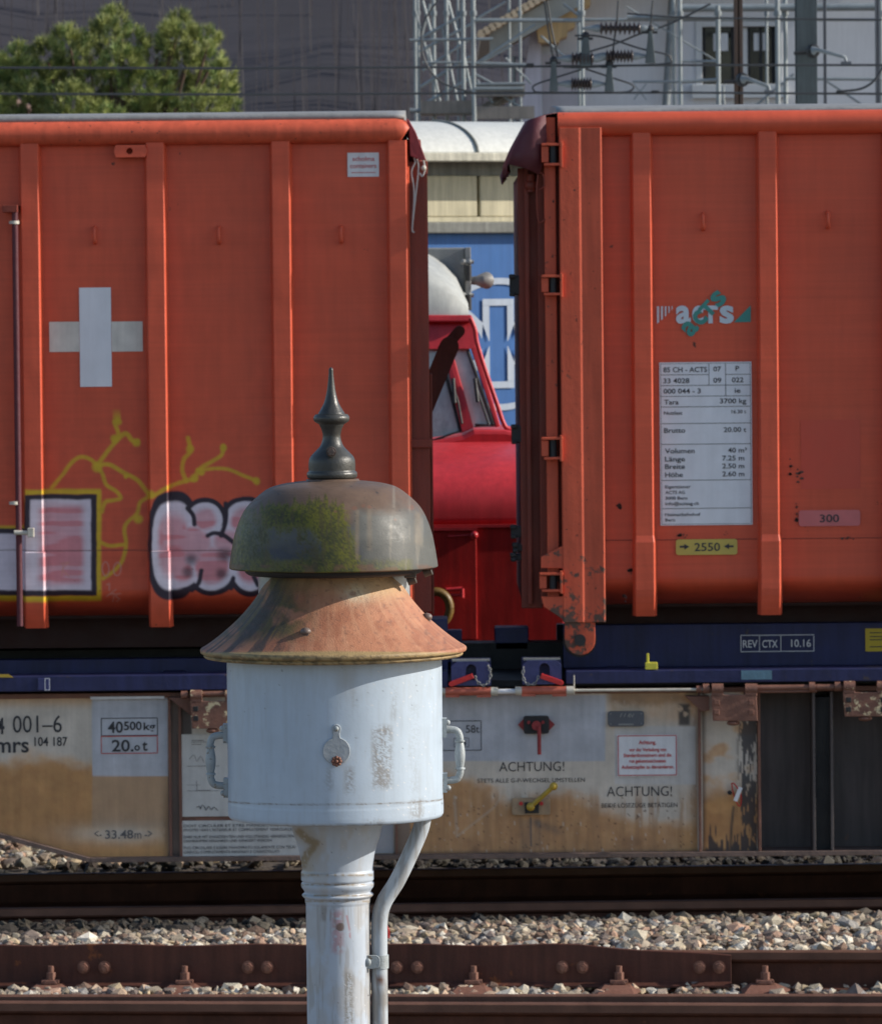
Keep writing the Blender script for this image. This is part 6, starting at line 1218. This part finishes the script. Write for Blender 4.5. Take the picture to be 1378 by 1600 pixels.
# small house peeping out at the left
fhs = thing('house', 'brown roofed corner of a small house at the far left under the pine', 'house', (P(-60, 200, 80.).x, 82, -.3)); q = P(16, 150, 80.); q0 = P(-150, 60, 80.); q1 = P(34, 178, 80.)
mb = MB(); mb.box(q0.x, q1.x - .25, 80.3, 86, -.3, q1.z); mb.build('wall', mat('tan_wall', (.4, .33, .27), .8, .15, 3), fhs)
mb = MB(); mb.prism([(q0.x - 1.5, q0.z - 1.6), (q1.x, q1.z - .05), (q1.x, q1.z + .05), (q.x, q.z), (q0.x, q0.z), (q0.x - 1.5, q0.z - 1.3)], 'y', 80, 86.3); mb.build('roof', mat('brown_roof', (.14, .08, .06), .8, .25, 6), fhs)

# ================================================================== WOODED HILLSIDE
m_hill = mat('leafless_wood_floor', (.021, .0195, .028), .95, .35, .12, streak=.0, bump=.3, bscale=.5)
xs = np.linspace(-160, 160, 90); ys = np.linspace(230, 520, 70); gx, gy = np.meshgrid(xs, ys); zz = (gy.ravel() - 230) * .42 + 10 * fbm(gx.ravel() / 40, gy.ravel() / 40, 2) + 3 * fbm(gx.ravel() / 9, gy.ravel() / 9, 6) - 6; nx = len(xs)
tag(obj_mesh('hillside', np.stack([gx.ravel(), gy.ravel(), zz], 1).tolist(), [(j * nx + i, j * nx + i + 1, (j + 1) * nx + i + 1, (j + 1) * nx + i) for j in range(len(ys) - 1) for i in range(nx - 1)], m_hill, None, None, [True] * ((len(ys) - 1) * (nx - 1))), kind='structure')
n = 1800; tx = rng.uniform(-45, 45, n); ty = 228 + 150 * rng.random(n) ** 1.4
V = []; Fc = []; C_ = []
def hz(x, y): return (y - 230) * .42 + 10 * float(fbm(np.array([x / 40]), np.array([y / 40]), 2)[0]) + 3 * float(fbm(np.array([x / 9]), np.array([y / 9]), 6)[0]) - 6
HZ = (ty - 230) * .42 + 10 * fbm(tx / 40, ty / 40, 2) + 3 * fbm(tx / 9, ty / 9, 6) - 7
for i in range(n):
    h_ = random.uniform(7, 13); r_ = random.uniform(.03, .075); lean = (random.uniform(-.6, .6), random.uniform(-.6, .6)); pale = random.random() ** 7; col = tuple(a + (b - a) * pale for a, b in zip((.024, .022, .03), (.065, .06, .066)))
    k = len(V); x_, y_, z_ = tx[i], ty[i], HZ[i]
    for (t, s) in ((0, 1), (.55, .6), (1, .15)):
        for a in range(3): V.append((x_ + lean[0] * t + r_ * s * math.cos(a * 2.09), y_ + lean[1] * t + r_ * s * math.sin(a * 2.09), z_ + h_ * t)); C_.append(col)
    for q in (0, 3):
        for a in range(3): Fc.append((k + q + a, k + q + (a + 1) % 3, k + q + 3 + (a + 1) % 3, k + q + 3 + a))
    for b in range(0):
        t = random.uniform(.35, .95); p0 = Vector((x_ + lean[0] * t, y_ + lean[1] * t, z_ + h_ * t)); a = random.uniform(0, 6.28); L_ = random.uniform(1, 2.6); p1 = p0 + Vector((math.cos(a) * L_ * .6, math.sin(a) * L_ * .6, L_ * .9)); w_ = .035
        k2 = len(V); V += [tuple(p0 + Vector((-w_, 0, 0))), tuple(p0 + Vector((w_, 0, 0))), tuple(p1)]; Fc.append((k2, k2 + 1, k2 + 2)); C_ += [col] * 3
tag(obj_mesh('leafless_wood', V, Fc, mat('bare_branches', (.1, .1, .1), .9, .15, 1, attr='paint', bump=0), None, None, None, np.array(C_)), 'dark leafless woodland covering the distant hillside', 'woodland', kind='stuff')
